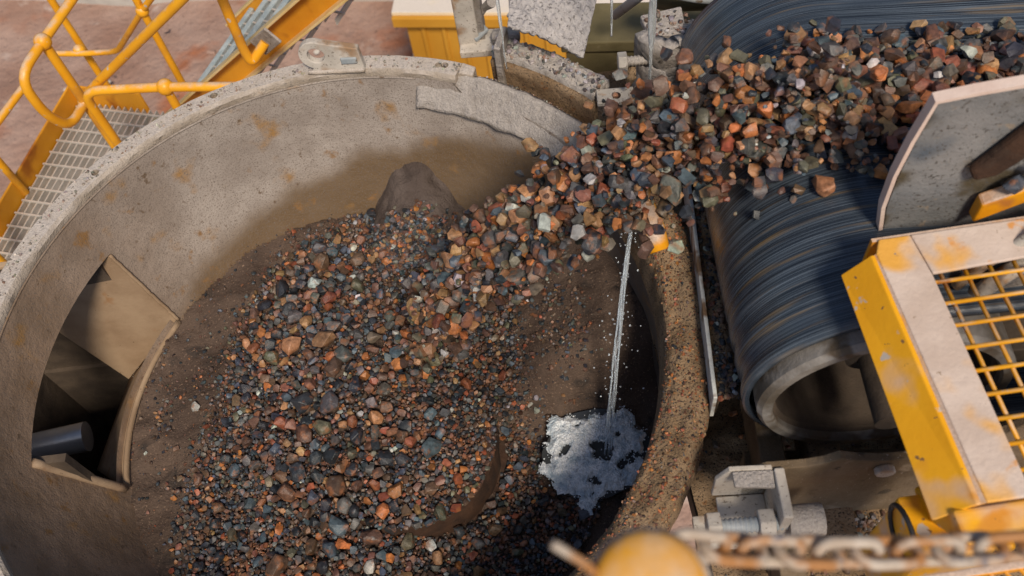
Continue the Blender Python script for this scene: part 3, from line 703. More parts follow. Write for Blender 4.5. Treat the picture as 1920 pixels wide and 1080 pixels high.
# ================================================================ WATER
def water():
    yp = thing('water_pipe', (.90, .16, -.02), 'short yellow painted water pipe stub caked in dirt on the rim', 'pipe')
    MB().tube([V((.905, .30, -.01)), V((.895, .20, .03)), V((.905, .12, .035)), V((.912, .07, .01))], [.034, .036, .034, .028], 16).build('pipe_stub', 'yellow_worn', yp, smooth=True)
    MB().tube([V((.89, .17, .03)), V((.862, .155, .045)), V((.852, .150, .035))], .016, 12).build('spout', 'yellow_worn', yp, smooth=True)
    p0 = V((.852, .148, .03)); p1 = V((.705, -.235, -.60)); T = 26
    j = thing('water_jet', p1, 'thin clear water jet falling from the rim into the foam', 'water jet')
    r2 = random.Random(2)
    for s in range(5):
        pts = []; rs = []
        for i in range(T+1):
            t = i/T; p = V((p0.x+(p1.x-p0.x)*t, p0.y+(p1.y-p0.y)*t, p0.z+(p1.z-p0.z)*(.25*t+.75*t*t)))
            sp = .003+.008*t; a = s*1.25+t*5+.6*nz(s*3, t*8, 0, 1)
            pts.append(p+V((math.cos(a)*sp, math.sin(a)*sp*.5, 0))); rs.append(max(.0006, .0026+.0050*nz(s*5, t*26, 1, 1))*(1.0 if t < .8 else 1.1))
        MB().tube(pts, rs, 8).build('strand', 'water', j, smooth=True)
    for i in range(130):
        t = r2.random(); p = V((p0.x+(p1.x-p0.x)*t, p0.y+(p1.y-p0.y)*t, p0.z+(p1.z-p0.z)*(.25*t+.75*t*t)))+V((r2.gauss(0, .012+.03*t), r2.gauss(0, .01+.02*t), r2.gauss(0, .02)))
        MB().sphere(p, r2.uniform(.0015, .0035), 8, 6).build('droplet', 'water', j, smooth=True)
    # foam patch
    N = 120; cx, cy = .665, -.225; vs = []; idx = {}; fs = []; Z0 = -.608
    for i in range(N):
        for k in range(N):
            x, y = -.20+.40*i/(N-1), -.19+.38*k/(N-1)
            d = math.hypot(x/.165, y/.150) + .34*fbm(x, y, 4, 11, 4)
            hole = fbm(x+3, y, 0, 17, 4) - .55*math.exp(-((x-.035)**2+(y+.005)**2)/.0022) - .25*math.exp(-(x*x+y*y)/.012)
            if d > 1 or hole < -.66: continue
            h = float(floor_h(cx+x, cy+y)); edge = min(1, (1-d)*5)*min(1, (hole+.66)*4)
            z = max(h+.004, Z0+.0) + .018*edge + .005*abs(fbm(x, y, 1, 45, 2))
            idx[i, k] = len(vs); vs.append((cx+x, cy+y, z))
    for i in range(N-1):
        for k in range(N-1):
            q = [(i, k), (i+1, k), (i+1, k+1), (i, k+1)]
            if all(a in idx for a in q): fs.append(tuple(idx[a] for a in q))
    o = MB().add(vs, fs).build('foam', 'foam', smooth=True); tag(o, 'round patch of white blue foam where the water jet lands', 'foam', kind='stuff')
    it = MB(); r3 = random.Random(4)
    for _ in range(1300):
        v = r3.choice(vs); s = r3.choice((.0012, .0015, .002, .002, .003)); it.sphere((v[0]+r3.gauss(0, .005), v[1]+r3.gauss(0, .005), v[2]+s*.3), s, 6, 4)
    o = it.build('foam_bubbles', 'foam', smooth=True); tag(o, 'fine white bubbles dotted over the foam patch', 'bubbles', kind='stuff')
    # wet film under the foam
    pf = MB(); pf.add([(cx+.01+.165*math.cos(a)*(1+.15*nz(math.cos(a)*2, math.sin(a)*2, 0, 1)), cy+.145*math.sin(a)*(1+.15*nz(math.cos(a)*2, math.sin(a)*2, 5, 1)), Z0+.004) for a in np.linspace(0, 2*math.pi, 48, endpoint=False)], [tuple(range(48))])
    o = pf.build('puddle', simple('muddy_water', (.05, .055, .06), .06)); tag(o, 'shallow dark puddle under the foam', 'water', kind='stuff')
    # thin drips falling from above near the far bracket
    for (a, b, r, lb) in (((.606, .80, 1.3), (.606, .80, .03), .006, 'thin pale drip of water falling past the channel post'), ((.905, .67, 1.4), (.905, .67, .22), .008, 'short pale drip of water ending above the olive beam'), ((.955, .42, 1.4), (.955, .42, .28), .011, 'thick pale drip of water falling past the far bolt bracket')):
        t = thing('water_drip', b, lb, 'water drip'); n = 20
        pts = [V(a).lerp(V(b), i/n)+V((.002*nz(i, 0, r*900, .6), 0, 0)) for i in range(n+1)]
        MB().tube(pts, [r*(.75+.35*nz(i, 3, r*99, .5))*(1 if i < n-2 else .55) for i in range(n+1)], 10).build('water_column', 'drip', t, smooth=True)
water()

# ================================================================ CONVEYOR
ED, ZD, RB, RPUL = 1.31, .20, .292, .268
K0, K1 = -.36, .66
def conveyor():
    t = thing('conveyor', cv(ED, .15, -.4), 'belt conveyor with a streaked black belt wrapped round its head pulley', 'conveyor')
    path = []; sl = R(7)
    for i in range(7): path.append((ED+1.9-i*.27-0, ZD-RB-.0+.02-(0), 0))
    path = [(ED+1.6, ZD-RB-.02)] + [(ED+1.6*(1-i/8), ZD-RB) for i in range(1, 8)]
    a0, a1 = -90, -270-7
    for i in range(61):
        a = R(a0+(a1-a0)*i/60); path.append((ED+RB*math.cos(a), ZD+RB*math.sin(a)))
    e, z = path[-1]
    for i in range(1, 15): path.append((e+i*.12, z-i*.12*math.tan(sl)))
    mb = MB(); nv = 40; vs = []; L = [0]
    for i in range(1, len(path)): L.append(L[-1]+math.hypot(path[i][0]-path[i-1][0], path[i][1]-path[i-1][1]))
    nrm = []
    for i in range(len(path)):
        p, q = path[max(0, i-1)], path[min(len(path)-1, i+1)]; dx, dz = q[0]-p[0], q[1]-p[1]; l = math.hypot(dx, dz); nrm.append((-dz/l, dx/l))
    uvs = []
    for i, (e, z) in enumerate(path):
        tr = max(0, L[i]-L[-15])     # the belt starts to trough behind the pulley
        for j in range(nv+1):
            v = j/nv; k = K0+(K1-K0)*v; g = 0.
            for gk, gw, gd in ((K0+.055, .012, .010), (K0+.085, .008, .006), (K0+.13, .010, .006), (K0+.20, .006, .004), (K1-.06, .012, .008)): g -= gd*math.exp(-((k-gk)/gw)**2)
            lift = max(0, abs(v-.5)-.22)*min(1.2, tr)*.55
            vs.append(cv(e+nrm[i][0]*g, k, z+nrm[i][1]*g+lift)); uvs.append((L[i], v))
    fs = [(i*(nv+1)+j, (i+1)*(nv+1)+j, (i+1)*(nv+1)+j+1, i*(nv+1)+j+1) for i in range(len(path)-1) for j in range(nv)]
    mb.add(vs, fs); b = mb.build('belt', 'belt', t, smooth=True)
    uvl = b.data.uv_layers.new(name='UVMap')
    for lp in b.data.loops: uvl.data[lp.index].uv = uvs[lp.vertex_index]
    md = b.modifiers.new('s', 'SOLIDIFY'); md.thickness = .016; md.offset = 0
    # head pulley: shell, end ring, recessed end disc, hub, shaft
    def lathe(prof, nm, mat, par, n=72, smooth=True):
        m = MB(); m.grid(lambda u, v: cv(ED+prof[int(round(v*(len(prof)-1)))][0]*math.cos(2*math.pi*u), prof[int(round(v*(len(prof)-1)))][1], ZD+prof[int(round(v*(len(prof)-1)))][0]*math.sin(2*math.pi*u)), n, len(prof)-1)
        return m.build(nm, mat, par, smooth=smooth, angle=35)
    ks, ke = K0-.035, K1+.03
    pu = lathe([(.236, ks+.03), (.238, ks+.006), (.243, ks), (.262, ks), (.272, ks+.012), (.272, ke-.01), (.262, ke), (.22, ke)], 'pulley_shell', 'muddy_ring', t)
    lathe([(.237, ks+.02), (.228, ks+.03), (.226, ks+.30), (.06, ks+.28), (.06, ks+.10), (.035, ks+.095)], 'end_disc', 'dark_steel', pu)  # dark colour paints the shade inside the hollow pulley end
    lathe([(.034, K1+.12), (.034, ks-.06), (.001, ks-.06)], 'shaft', 'dark_steel', pu, 24)
    # muddy side plate with the round cut-out in front of the pulley end
    kp = -.53; pr = [(.985, .145), (1.035, .178), (1.12, .178), (1.155, .190)]
    for i in range(12):
        a = R(238+i*11); pr.append((ED+.235*math.cos(a)+.0, .42+.245*math.sin(a)))
    pr += [(1.95, .40), (1.95, -.30), (1.50, -.36), (1.12, -.265), (1.0, -.12)]
    sp = MB(); sp.prism([cv(e, kp+.02*0, z) for e, z in pr], AX*.02); so = sp.build('side_plate', 'brown_plate', t, bevel=.003)
    MB().hexa(cv(1.291, kp, .137), -AX, .022, .016, 10).build('bolt_head', 'pale_steel', so, bevel=.003)
    MB().box(cv(1.27, kp-.03, -.20), (.20, .05, .035), (E1, AX, ZZ)).build('mud_ledge', 'cake', so, bevel=.012)
    MB().box(cv(1.75, .15, ZD-.05), (.30, .45, .03), (E1, AX, ZZ)).build('cross_beam', 'dark_steel', t, bevel=.004)
    MB().prism([cv(1.45, K1+.10, .5), cv(2.3, K1+.10, .4), cv(2.3, K1+.10, -.1), cv(1.1, K1+.10, -.1), cv(1.1, K1+.10, .15)], AX*.02).build('side_plate', 'brown_plate', t)
    return t
conv = conveyor()
def takeup(name, orig, mir, label):
    """U bracket with a hexagon take-up bolt, lock nut and sliding block; mir flips it across the belt"""
    t = thing(name, orig, label, 'bracket'); o = V(orig)
    f = lambda e, k, z: o + E1*e + AX*(k*mir) + ZZ*z
    ax3 = (E1, AX, ZZ)
    MB().box(f(.14, 0, .0), (.011, .055, .085), ax3).build('end_plate', 'pale_steel', t, bevel=.004)
    MB().prism([f(.128, .055, .075), f(.035, .055, .085), f(.010, .055, .03), f(.010, .055, -.07), f(.128, .055, -.085)], AX*mir*.012).build('back_plate', 'pale_steel', t, bevel=.003)
    MB().prism([f(.128, .016, .07), f(.04, .02, .086), f(.04, .054, .086), f(.128, .054, .078)], (0, 0, -.012)).build('top_plate', 'dusty', t, bevel=.003)
    MB().prism([f(.128, -.05, -.075), f(.02, -.05, -.075), f(.02, .054, -.075), f(.128, .054, -.075)], (0, 0, -.012)).build('bottom_plate', 'pale_steel', t, bevel=.003)
    bk, bz = -.040, .006
    MB().hexa(f(-.022, bk, bz), E1, .036, .030).build('bolt_head', 'pale_steel', t, bevel=.003)
    n = 60; pts = [f(.008+.16*i/n, bk, bz) for i in range(n+1)]
    MB().tube(pts, [.0175 if i % 4 < 2 else .0150 for i in range(n+1)], 14).build('threaded_rod', 'blue_steel', t, smooth=True)
    MB().hexa(f(.088, bk, bz), E1, .035, .034).build('lock_nut', 'pale_steel', t, bevel=.003)
    MB().tube([f(.15, bk, bz), f(.225, bk, bz)], .036, 16).build('sliding_block', 'dusty', t, smooth=True, angle=40)
    MB().box(f(.03, .0, -.17), (.06, .04, .012), (E1+ZZ*.05, AX, ZZ)).build('foot_plate', 'pale_steel', t, bevel=.003)
    return t
takeup('takeup_bracket', cv(.918, -.585, .105), 1, 'pale steel take-up bracket with hexagon bolt and nut beside the muddy side plate')
def far_bracket():
    t = thing('pulley_bracket', cv(.99, .78, -.15), 'dusty steel pulley bracket with a long hexagon bolt beyond the far end of the belt', 'bracket')
    o = cv(.99, .755, .19)
    MB().grid(lambda u, v: o+E1*(-.045+.09*u+.008*fbm(u*3, v*4, 0, 1, 3))+ZZ*(.05-.34*v)-AX*(.05*math.sin(u*math.pi)**.5+.012*fbm(u*4, v*7, 2, 1, 3)), 16, 40).build('web_plate', 'dusty', t, smooth=True, solid=.05)
    MB().prism([o+E1*-.07+AX*.05+ZZ*.05, o+E1*.05+AX*.07+ZZ*.05, o+E1*.05-AX*.04+ZZ*.05, o+E1*-.055-AX*.03+ZZ*.05], ZZ*-.03).build('top_plate', 'dusty', t, bevel=.006)
    MB().box(o+E1*.12+V((0,0,-.05)), (.09, .05, .07), (E1, AX, ZZ)).build('bearing_block', 'dusty', t, bevel=.015)
    bp = o-E1*.125-AX*.055-ZZ*.02; n = 40
    MB().tube([bp+E1*(.10*i/n) for i in range(n+1)], [.015 if i % 4 < 2 else .013 for i in range(n+1)], 14).build('threaded_rod', 'dusty', t, smooth=True)
    MB().hexa(bp-E1*.018, E1, .029, .026).build('bolt_head', 'pale_steel', t, bevel=.003)
    MB().tube([bp+E1*.025-ZZ*.02, bp+E1*.018-ZZ*.05-AX*.01, bp+E1*.012-ZZ*.085-AX*.012], [.009, .017, .006], 7).build('rag', 'cake', t)
    r2 = random.Random(13); it = []
    for _ in range(160):
        e, k = r2.uniform(-.06, .20), r2.uniform(-.04, .06); s = r2.choice((.003, .004, .006, .010)); it.append((tuple(o+E1*e+AX*k+ZZ*((.052 if e < .05 else .022)+s*.3)), s, vary(r2.choice([PAL['grey'], (.34, .34, .35), PAL['brown']]), r2)))
    for _ in range(40):
        s = r2.uniform(.005, .011); it.append((tuple(o+E1*r2.uniform(.05, .10)-AX*r2.uniform(.03, .07)-ZZ*r2.uniform(.05, .13)), s, (.33, .35, .38)))
    rock_stuff('grit', it, '', '', parent=t)
far_bracket()
def scraper():
    a, b = V((1.060, .29, .01)), V((.958, -.40, .01)); d = (b-a).normalized(); s = V((-d.y, d.x, 0)); s = s if s.x > 0 else -s
    t = thing('belt_scraper', (a+b)/2-ZZ*.1, 'dirt covered steel scraper bar along the front of the belt', 'scraper')
    MB().bar(a-s*.022, b-s*.022, .010, .11).build('blade_edge', 'steel_edge', t, bevel=.002)
    def f(u, v):
        p = a.lerp(b, u)+s*(-.016+.066*v); k = .010*fbm(p.x*2, p.y, 0, 14, 4)
        return p+ZZ*(.028+.022*math.sin(v*math.pi)+k - (.07 if v in (0, 1) else 0))
    MB().grid(f, 110, 12).build('dirt_layer', 'cake', t, smooth=True, kind='stuff')
    r2 = random.Random(8); it = []
    for _ in range(520):
        u, v = r2.random(), r2.uniform(.08, .9); p = f(u, v); s_ = r2.choice((.003, .004, .006, .010)); it.append((tuple(p+ZZ*s_*.3), s_, vary(PAL[pick(W_GRIT, r2)], r2)))
    rock_stuff('grit', it, '', '', parent=t)
scraper()
def underdeck():
    t = thing('spillage_deck', (1.5, -.1, -.5), 'mud covered steel deck under the conveyor head between beams', 'deck')
    def f(u, v):
        x, y = .90+u*1.6, -1.25+v*2.4; return (x, y, -.42+.03*fbm(x, y, 0, 5, 4)+.008*fbm(x, y, 3, 30, 3))
    MB().grid(f, 110, 150).build('mud_layer', 'cake', t, smooth=True, kind='stuff')
    MB().box((1.7, -.05, -.50), (.80, 1.2, .04)).build('deck_plate', 'dark_steel', t)
    MB().bar(V((1.10, -.20, -.16)), V((1.02, -.85, -.16)), .06, .16).build('beam', 'brown_plate', t, bevel=.004)
    MB().bar(V((1.26, -.05, -.20)), V((1.17, -.75, -.20)), .08, .14).build('beam', 'cake', t, bevel=.008)
    MB().bar(V((1.02, -.47, -.28)), V((1.5, -.55, -.28)), .07, .12).build('beam', 'brown_plate', t, bevel=.004)
    r2 = random.Random(17); it = []
    for _ in range(700):
        x, y = r2.uniform(.92, 1.5), r2.uniform(-1.2, .9); s = r2.choice((.004, .006, .010, .016)); p = f((x-.9)/1.6, (y+1.25)/2.4); it.append(((x, y, p[2]+s*.4), s, vary(PAL[pick(W_GRIT, r2)], r2)))
    rock_stuff('grit', it, '', '', parent=t)
underdeck()
# grit lying on the near side plate ledge and bracket
def ledge_grit():
    r2 = random.Random(31); it = []
    for _ in range(420):
        e = r2.gauss(1.20, .08); k = -.565+r2.uniform(-.03, .03); s = r2.choice((.003, .004, .006, .010)); it.append((tuple(cv(e, k, -.165+s*.3)), s, vary(r2.choice([PAL['grey'], PAL['brown'], PAL['pale'], PAL['tan']]), r2)))
    rock_stuff('ledge_grit', it, 'grit and chips piled on the ledge of the muddy side plate', 'grit')
ledge_grit()
def skirt():
    k = -.15; pr = [(1.300, .497), (1.288, .58), (1.286, .68), (1.292, .78), (1.303, .875), (1.36, .885), (1.48, .90), (1.80, .92), (1.80, .46), (1.55, .48)]
    t = thing('skirt_plate', cv(1.5, k, .48), 'curved grey steel skirt plate standing on the near edge of the belt', 'skirt plate')
    MB().prism([cv(e, k, z) for e, z in pr], AX*.012).build('plate', 'plate', t)
    ed = [(1.80, .926), (1.48, .906), (1.36, .891), (1.300, .881), (1.288, .78), (1.281, .68), (1.283, .58), (1.296, .50)]
    MB().add([cv(e, k-.004 if s else k+.018, z) for e, z in ed for s in (0, 1)], [(2*i, 2*i+1, 2*i+3, 2*i+2) for i in range(7)]).build('pink_lit_edge', 'pink_edge', t, solid=.008)
    MB().prism([cv(1.405, k-.004, .70), cv(1.42, k-.004, .67), cv(1.46, k-.004, .68), cv(1.60, k-.004, .86), cv(1.60, k-.004, .95), cv(1.53, k-.004, .92)], -AX*.022).build('clamp_arm', 'rust', t, bevel=.008, label='rust brown clamp arm bolted across the plate')
    MB().prism([cv(1.45, k-.01, .61), cv(1.62, k-.01, .70), cv(1.62, k-.01, .66), cv(1.45, k-.01, .55)], -AX*.03).build('ledge', 'yellow_worn', t, bevel=.005)
    r2 = random.Random(12)
    for i, (e, z, s) in enumerate(((1.50, .635, .028), (1.53, .68, .022), (1.555, .69, .018), (1.575, .71, .026))):
        rock_obj(cv(e, k-.026, z+.02), s, ('blue grey', 'grey', 'olive grey', 'blue grey')[i], 'small grey rock lodged on the ledge of the skirt plate', 'grey rocks lodged against the skirt plate', r2)
    ri = thing('pulley_cover', cv(1.5, -.27, .45), 'pale curved rolled edge of a cover beside the skirt plate', 'cover')
    pts = [cv(1.40+.03*0, -.30, .50), cv(1.45, -.29, .58), cv(1.53, -.28, .66), cv(1.65, -.27, .73)]
    MB().tube(round_path(pts, .1), .011, 10).build('rolled_edge', 'pale_steel', ri, smooth=True)
    MB().tube(round_path([p+V((.035, -.02, -.02)) for p in pts], .1), .017, 10).build('rolled_edge', 'pale_steel', ri, smooth=True)
    MB().prism([p+V((.03, -.005, -.02)) for p in pts]+[cv(1.75, -.29, .45)], AX*-.01).build('cover_sheet', 'dusty', ri)
skirt()
def guard():
    z = .62; t = thing('belt_guard', (1.35, -.65, z-.1), 'worn yellow angle frame guard with square wire mesh over the pulley end', 'guard')
    A0, B0, C0 = V((1.176, -.400, z)), V((1.180, -.890, z)), V((1.79, -.420, z))
    dl = (B0-A0).normalized(); dt = (C0-A0).normalized(); wd = .070
    # left member: flat top flange and yellow leg slanted outward to catch more light
    i0 = A0+dt*.045; ov = dt*wd
    MB().prism([A0+dt*.030+dl*(-.030), A0+dt*.09+dl*(-.030), A0+dt*.098+dl*.065, B0+dt*.095, B0+dt*.020, A0+dt*.015], (0, 0, -.008)).build('frame_member', 'guard_top', t, bevel=.003, label='dust covered top face of the left frame member')
    MB().prism([A0+dt*.005+dl*0-ZZ*.004, B0+dt*.005-ZZ*.004, B0-dt*.052-ZZ*.062, A0-dt*.040-ZZ*.062], dt*.008).build('frame_leg', 'yellow_leg', t, bevel=.002, label='bright yellow outer leg of the left frame member')
    MB().prism([A0+dt*.015-ZZ*.002, B0+dt*.020-ZZ*.002, B0+dt*.002-ZZ*.012, A0+dt*.002-ZZ*.012], -ZZ*.003).build('frame_corner', 'yellow_worn', t)
    MB().prism([A0+dt*.091+dl*(-.030), C0+dl*(-.030), C0+dl*.040, A0+dt*.099+dl*.060], (0, 0, -.008)).build('frame_member', 'guard_top', t, bevel=.003)
    MB().bar(A0+dt*.02+dl*-.034-ZZ*.045, C0+dl*-.034-ZZ*.045, .008, .075).build('frame_leg', 'yellow_worn', t)
    m0 = A0+dt*.088+dl*.05-ZZ*.014
    dw = .046
    lw = None
    for i in range(13):
        if lw is None: lw = MB().tube([m0+dt*.03, m0+dt*.03+dl*.47], .0042, 8).build('mesh_wire', 'yellow', t, smooth=True)
        else: dup(lw, dt*(i*dw), t)
    lw = None
    for i in range(10):
        if lw is None: lw = MB().tube([m0+dl*.025+ZZ*.006, m0+dl*.025+dt*.6+ZZ*.006], .0042, 8).build('mesh_wire', 'yellow', t, smooth=True)
        else: dup(lw, dl*(i*dw), t)
    # foot of the frame
    f0 = B0+dt*.03
    MB().prism([f0-dt*.06+ZZ*-.02, f0+dt*.10-ZZ*.02, f0+dt*.11-dl*.14-ZZ*.20, f0-dt*.04-dl*.10-ZZ*.20], dl*.06).build('frame_foot', 'yellow_leg', t, bevel=.006)
    MB().box(f0+V((.0, .02, -.34)), (.085, .06, .17), (dt, dl, ZZ)).build('frame_post', 'yellow_leg', t, bevel=.008)
    tie = MB().tube([f0+V((-.088, .02+.055*math.cos(a), -.20+.05*math.sin(a))) for a in np.linspace(0, 6.28, 20)], .005, 6).build('cable_tie', 'tie', t, smooth=True)
    # lower mesh panel
    t2 = thing('mesh_barrier', (1.2, -1.0, .5), 'yellow expanded mesh guard panel below the hanging chain', 'guard')
    o0 = V((.93, -.985, .60)); du = V((1, -.02, -.02)); dv = V((.02, -.95, .12)).normalized(); pw = None
    MB().bar(o0, o0+du*.6, .012, .02).build('panel_edge', 'yellow_worn', t2, bevel=.002)
    for i in range(24):
        if pw is None: pw = MB().tube([o0+dv*.005, o0+dv*.16+du*.05], .003, 6).build('mesh_wire', 'yellow', t2)
        else: dup(pw, du*(i*.024), t2)
    pw = None
    for i in range(6):
        if pw is None: pw = MB().tube([o0+dv*.02, o0+dv*.02+du*.6], .003, 6).build('mesh_wire', 'yellow', t2)
        else: dup(pw, dv*(i*.024), t2)
guard()

# ================================================================ THE ROCK STREAM
def stream():
    r2 = random.Random(77); items = []
    def sample(s):
        if r2.random() < .40:     # riding on the belt
            e = r2.uniform(1.22, 2.25); k = .19+max(-.21, min(.21, r2.gauss(0, .10))); z0 = ZD+RB+.010 - max(0, e-ED)*math.tan(R(7)) - (0 if e > ED else (ED-e)**2*.9)
            z = z0+s*.8+abs(r2.gauss(0, .035))*math.exp(-((k-.19)/.14)**2); return (e, k, z)
        t = r2.random()**1.02; e = 1.28-t*1.18; dx = ED-e
        k = .165+max(-.19, min(.24, r2.gauss(0, .085-.018*t))) ; z = ZD+RB+.06-.68*dx*dx+r2.gauss(0, .05)
        return (e, k, z)
    for n, lo, hi in ((150, .028, .041), (2000, .017, .028), (3600, .006, .016)):
        for _ in range(n):
            s = lo+(hi-lo)*r2.random()**1.5; e, k, z = sample(s); p = cv(e, k, z)
            h = float(floor_h(p.x, p.y)) if math.hypot(p.x, p.y) < .78 else -9
            if z < h+.10: continue
            items.append((p, s, e))
    for e, k, z, s in ((.875, .36, .42, .052), (.80, .33, .36, .036)): items.append((cv(e, k, z), s, e))
    items.sort(key=lambda q: -q[1])
    for p, s, e in items[:135]:
        cn = pick(W_STREAM, r2); on = e > ED
        sz = 'big' if s > .030 else 'smaller'
        lb = f'{sz} {cn} rock riding on the moving belt' if on else f'{sz} {cn} rock falling through the air off the belt'
        rock_obj(p, s, cn, lb, f'{sz} {cn} rocks on the belt' if on else f'{sz} {cn} rocks in the falling stream', r2, (1.12, .9, .85))
    rock_stuff('falling_gravel', [(tuple(p), s, vary(PAL[pick(W_STREAM, r2)], r2)) for p, s, e in items[135:]], 'fine gravel flying among the larger rocks off the belt', 'gravel')
stream()

# ================================================================ FAR BRACKETS ABOVE THE RIM
def far_side():
    t = thing('channel_post', (.53, 1.07, -.12), 'pale grey steel post with a short foot arm standing behind the rim', 'post')
    MB().box((.512, 1.085, .55), (.034, .045, .65), (V((1,-.1,0)), V((.1,1,0)), ZZ)).build('post', 'pale_steel', t, bevel=.006)
    MB().box((.575, 1.045, -.09), (.098, .05, .014), (V((1,-.14,0)), V((.14,1,0)), ZZ)).build('foot_arm', 'pale_steel', t, bevel=.004)
    MB().box((.555, 1.10, .55), (.012, .05, .65), (V((1,-.1,0)), V((.1,1,0)), ZZ)).build('web', 'dusty', t, bevel=.003)
    for p, ln in (((.585, 1.03, -.055), .04), ((.583, .93, -.10), .03)):
        d = V((.95, -.25, .05)).normalized(); MB().hexa(V(p), d, .024, ln, 10).build('bolt_head', 'dusty', t, bevel=.006)
        MB().tube([V(p)+d*ln, V(p)+d*(ln+.05)], .014, 10).build('bolt_shank', 'dusty', t, smooth=True)
    MB().tube([V((.55, 1.10, -.03)), V((.575, 1.09, .02)), V((.60, 1.07, .055))], [.010, .012, .018], 8).build('clip', 'dusty', t)
    MB().box((.545, 1.06, -.05), (.028, .020, .006), (V((1,.5,.4)), V((-.5,1,0)), V((-.3,0,1)))).build('clip_plate', 'blue_steel', t, bevel=.003)
    # flange ring of the neighbouring chute
    t = thing('chute_flange', (.80, .80, -.35), 'dusty curved steel chute lip outside the hopper rim', 'chute')
    def top(u, v):
        a = 57.5-u*20; r = 1.055+v*.088; return pol(r, a, .012+.014*fbm(a*.3, v*3, 0, 1.3, 3)+.012*math.sin(v*3.14)-.05*(v in (0., 1.)))
    MB().grid(top, 50, 14).build('lip', 'dusty', t, smooth=True, solid=.02)
    MB().grid(lambda u, v: pol(1.062+.02*v+.006*fbm(u*9, v*4, 0, 1, 3), 57.5-u*21, -.005-.30*v), 40, 10).build('skirt', 'cake', t, smooth=True, solid=.02)
    MB().bar(V((.622, .93, -.02)), V((.585, .84, -.02)), .022, .20).build('end_plate', 'dusty', t, bevel=.004)
    r2 = random.Random(9); it = []
    for _ in range(420):
        p = top(r2.random()**1.4, r2.uniform(.1, .9)); s = r2.choice((.002, .003, .005, .009)); it.append((tuple(p+ZZ*s*.3), s, vary(r2.choice([PAL['grey'], (.36, .36, .37), (.30, .28, .27)]), r2)))
    rock_stuff('grit', it, '', '', parent=t)
    t = thing('tie_plate', cv(.83, .79, -.02), 'small pale flat plate with a dark disc as bolt hole linking the chute lip to the bracket', 'plate')
    MB().box(pol(1.10, 34.5, .02), (.055, .028, .008), (V((1,-.12,0)), V((.12,1,0)), ZZ)).build('plate', 'pale_steel', t, bevel=.003)
    MB().tube([pol(1.10, 34.2, .0285), pol(1.10, 34.2, .0305)], .012, 14).build('hole_shade_disc', 'rust', t)  # dark disc painted for the shade of a bolt hole
    # rubber flap
    t = thing('rubber_flap', (.75, .9, .1), 'thick rough grey rubber flap hanging over the chute lip', 'flap')
    q = [V((.625, .80, .20)), V((.668, .985, .22)), V((.93, .96, .16)), V((.836, .745, .075))]
    def ff(u, v):
        a = q[0].lerp(q[3], u); b = q[1].lerp(q[2], u); b = a+(b-a)*1.5; p = a.lerp(b, v)
        k = .0035*math.sin(u*60+v*14)*math.sin(v*46-u*9)+.006*fbm(p.x, p.y, 0, 26, 3); return p+ZZ*(k+.02*math.sin(u*3.1))
    MB().grid(ff, 80, 70).build('flap', 'mat', t, smooth=True, solid=.014)
    t = thing('support_beam', (1.1, 1.2, -.4), 'olive brown steel beam crossing behind the rubber flap', 'beam')
    MB().bar(V((.85, 1.30, -.33)), V((1.45, 1.17, -.33)), .20, .05).build('flange', 'olive', t, bevel=.006)
    MB().bar(V((.85, 1.22, -.46)), V((1.45, 1.09, -.46)), .015, .22).build('web', 'olive', t)
    MB().tube([V((1.12, 1.02, .02)), V((1.20, .98, .03)), V((1.5, .95, .0))], .05, 18).build('cross_pipe', 'olive', t, smooth=True)
    t = thing('hose', (1.1, .9, .05), 'blue grey hose looping over the olive beam', 'hose')
    MB().tube(round_path([V((1.0, 1.08, -.1)), V((1.08, .92, .14)), V((1.2, .86, .12)), V((1.35, .9, .05))], .08), .016, 12).build('hose', 'blue_steel', t, smooth=True)
far_side()

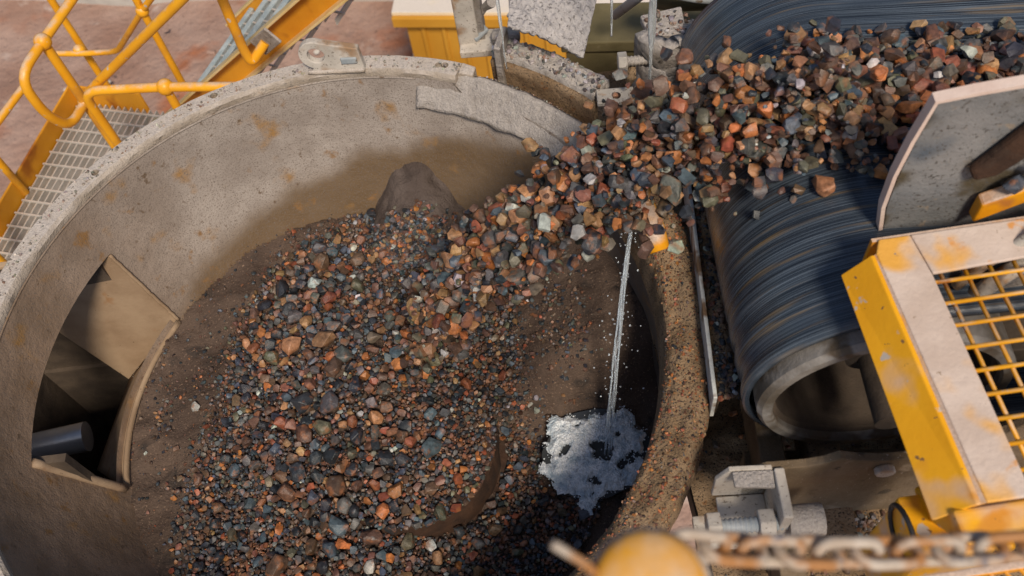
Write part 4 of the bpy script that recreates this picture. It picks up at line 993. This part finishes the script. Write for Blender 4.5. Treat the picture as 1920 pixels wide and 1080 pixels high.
# ================================================================ FOREGROUND POST AND CHAIN
def foreground():
    t = thing('barrier_post', (.575, -1.135, .9), 'yellow tubular barrier post with a dusty rounded cap', 'post')
    b = V((.566, -1.130, 0)); Z1 = 1.507
    MB().tube([b+ZZ*.9, b+ZZ*(Z1-.02)], .040, 28).build('post', 'yellow', t, smooth=True, angle=50)
    MB().sphere(b+ZZ*(Z1-.02), .040, 28, 14, (1, 1, .32)).build('cap', 'yellow', t, smooth=True)
    MB().tube([b+ZZ*(Z1-.032)+V((.041*math.cos(a), .041*math.sin(a), 0)) for a in np.linspace(0, 6.2832, 28)], .005, 8).build('chain_collar', 'chain', t, smooth=True)
    w_ = thing('tie_wire', (.50, -1.10, 1.42), 'bent grey wire end sticking out beside the barrier post', 'wire')
    MB().tube([V((.503, -1.098, 1.52)), V((.521, -1.108, 1.50)), V((.541, -1.123, 1.475))], .0035, 8).build('wire', 'chain', w_, smooth=True)
    t = thing('chain', (.8, -1.06, 1.2), 'dusty steel link chain hanging from the yellow barrier post', 'chain')
    P0, P1, P2 = V((.612, -1.062, 1.33)), V((.80, -1.078, 1.205)), V((1.02, -1.105, 1.25))
    n = 400; pts = [P0*(1-s)**2+P1*2*s*(1-s)+P2*s*s for s in np.linspace(0, 1, n)]
    L = [0]
    for i in range(1, n): L.append(L[-1]+(pts[i]-pts[i-1]).length)
    pitch = .040; k = 0; d = pitch*.5
    link = None
    hl, hw, r = .0165, .0145, .0056
    lp = [V((hl+hw*math.cos(a), hw*math.sin(a), 0)) for a in np.linspace(-math.pi/2, math.pi/2, 9)] + [V((-hl+hw*math.cos(a), hw*math.sin(a), 0)) for a in np.linspace(math.pi/2, 3*math.pi/2, 9)]
    base = MB(); nn = len(lp); m = 10; vs = []; fs = []
    for i, p in enumerate(lp):
        tt = (lp[(i+1) % nn]-lp[i-1]).normalized(); u = V((-tt.y, tt.x, 0)); vs += [p+u*r*math.cos(2*math.pi*j/m)+ZZ*r*math.sin(2*math.pi*j/m) for j in range(m)]
    fs = [(i*m+j, ((i+1) % nn)*m+j, ((i+1) % nn)*m+(j+1) % m, i*m+(j+1) % m) for i in range(nn) for j in range(m)]
    base.add(vs, fs); me = None
    while d < L[-1]:
        i = int(np.searchsorted(L, d)); p = pts[i]; tg = (pts[min(i+1, n-1)]-pts[max(0, i-1)]).normalized()
        if me is None:
            link = base.build('link', 'chain', None, smooth=True); me = link.data; link.parent = t
        else: link = bpy.data.objects.new('link', me); COL.objects.link(link); link.parent = t
        side = tg.cross(ZZ).normalized(); up = side.cross(tg); rot = Matrix((tg, side, up)).transposed().to_4x4() @ Matrix.Rotation(R(25 if k % 2 else 115), 4, 'X')
        link.matrix_local = Matrix.Translation(p-ORIG[t]) @ rot; d += pitch; k += 1
foreground()
S.render.film_transparent = False
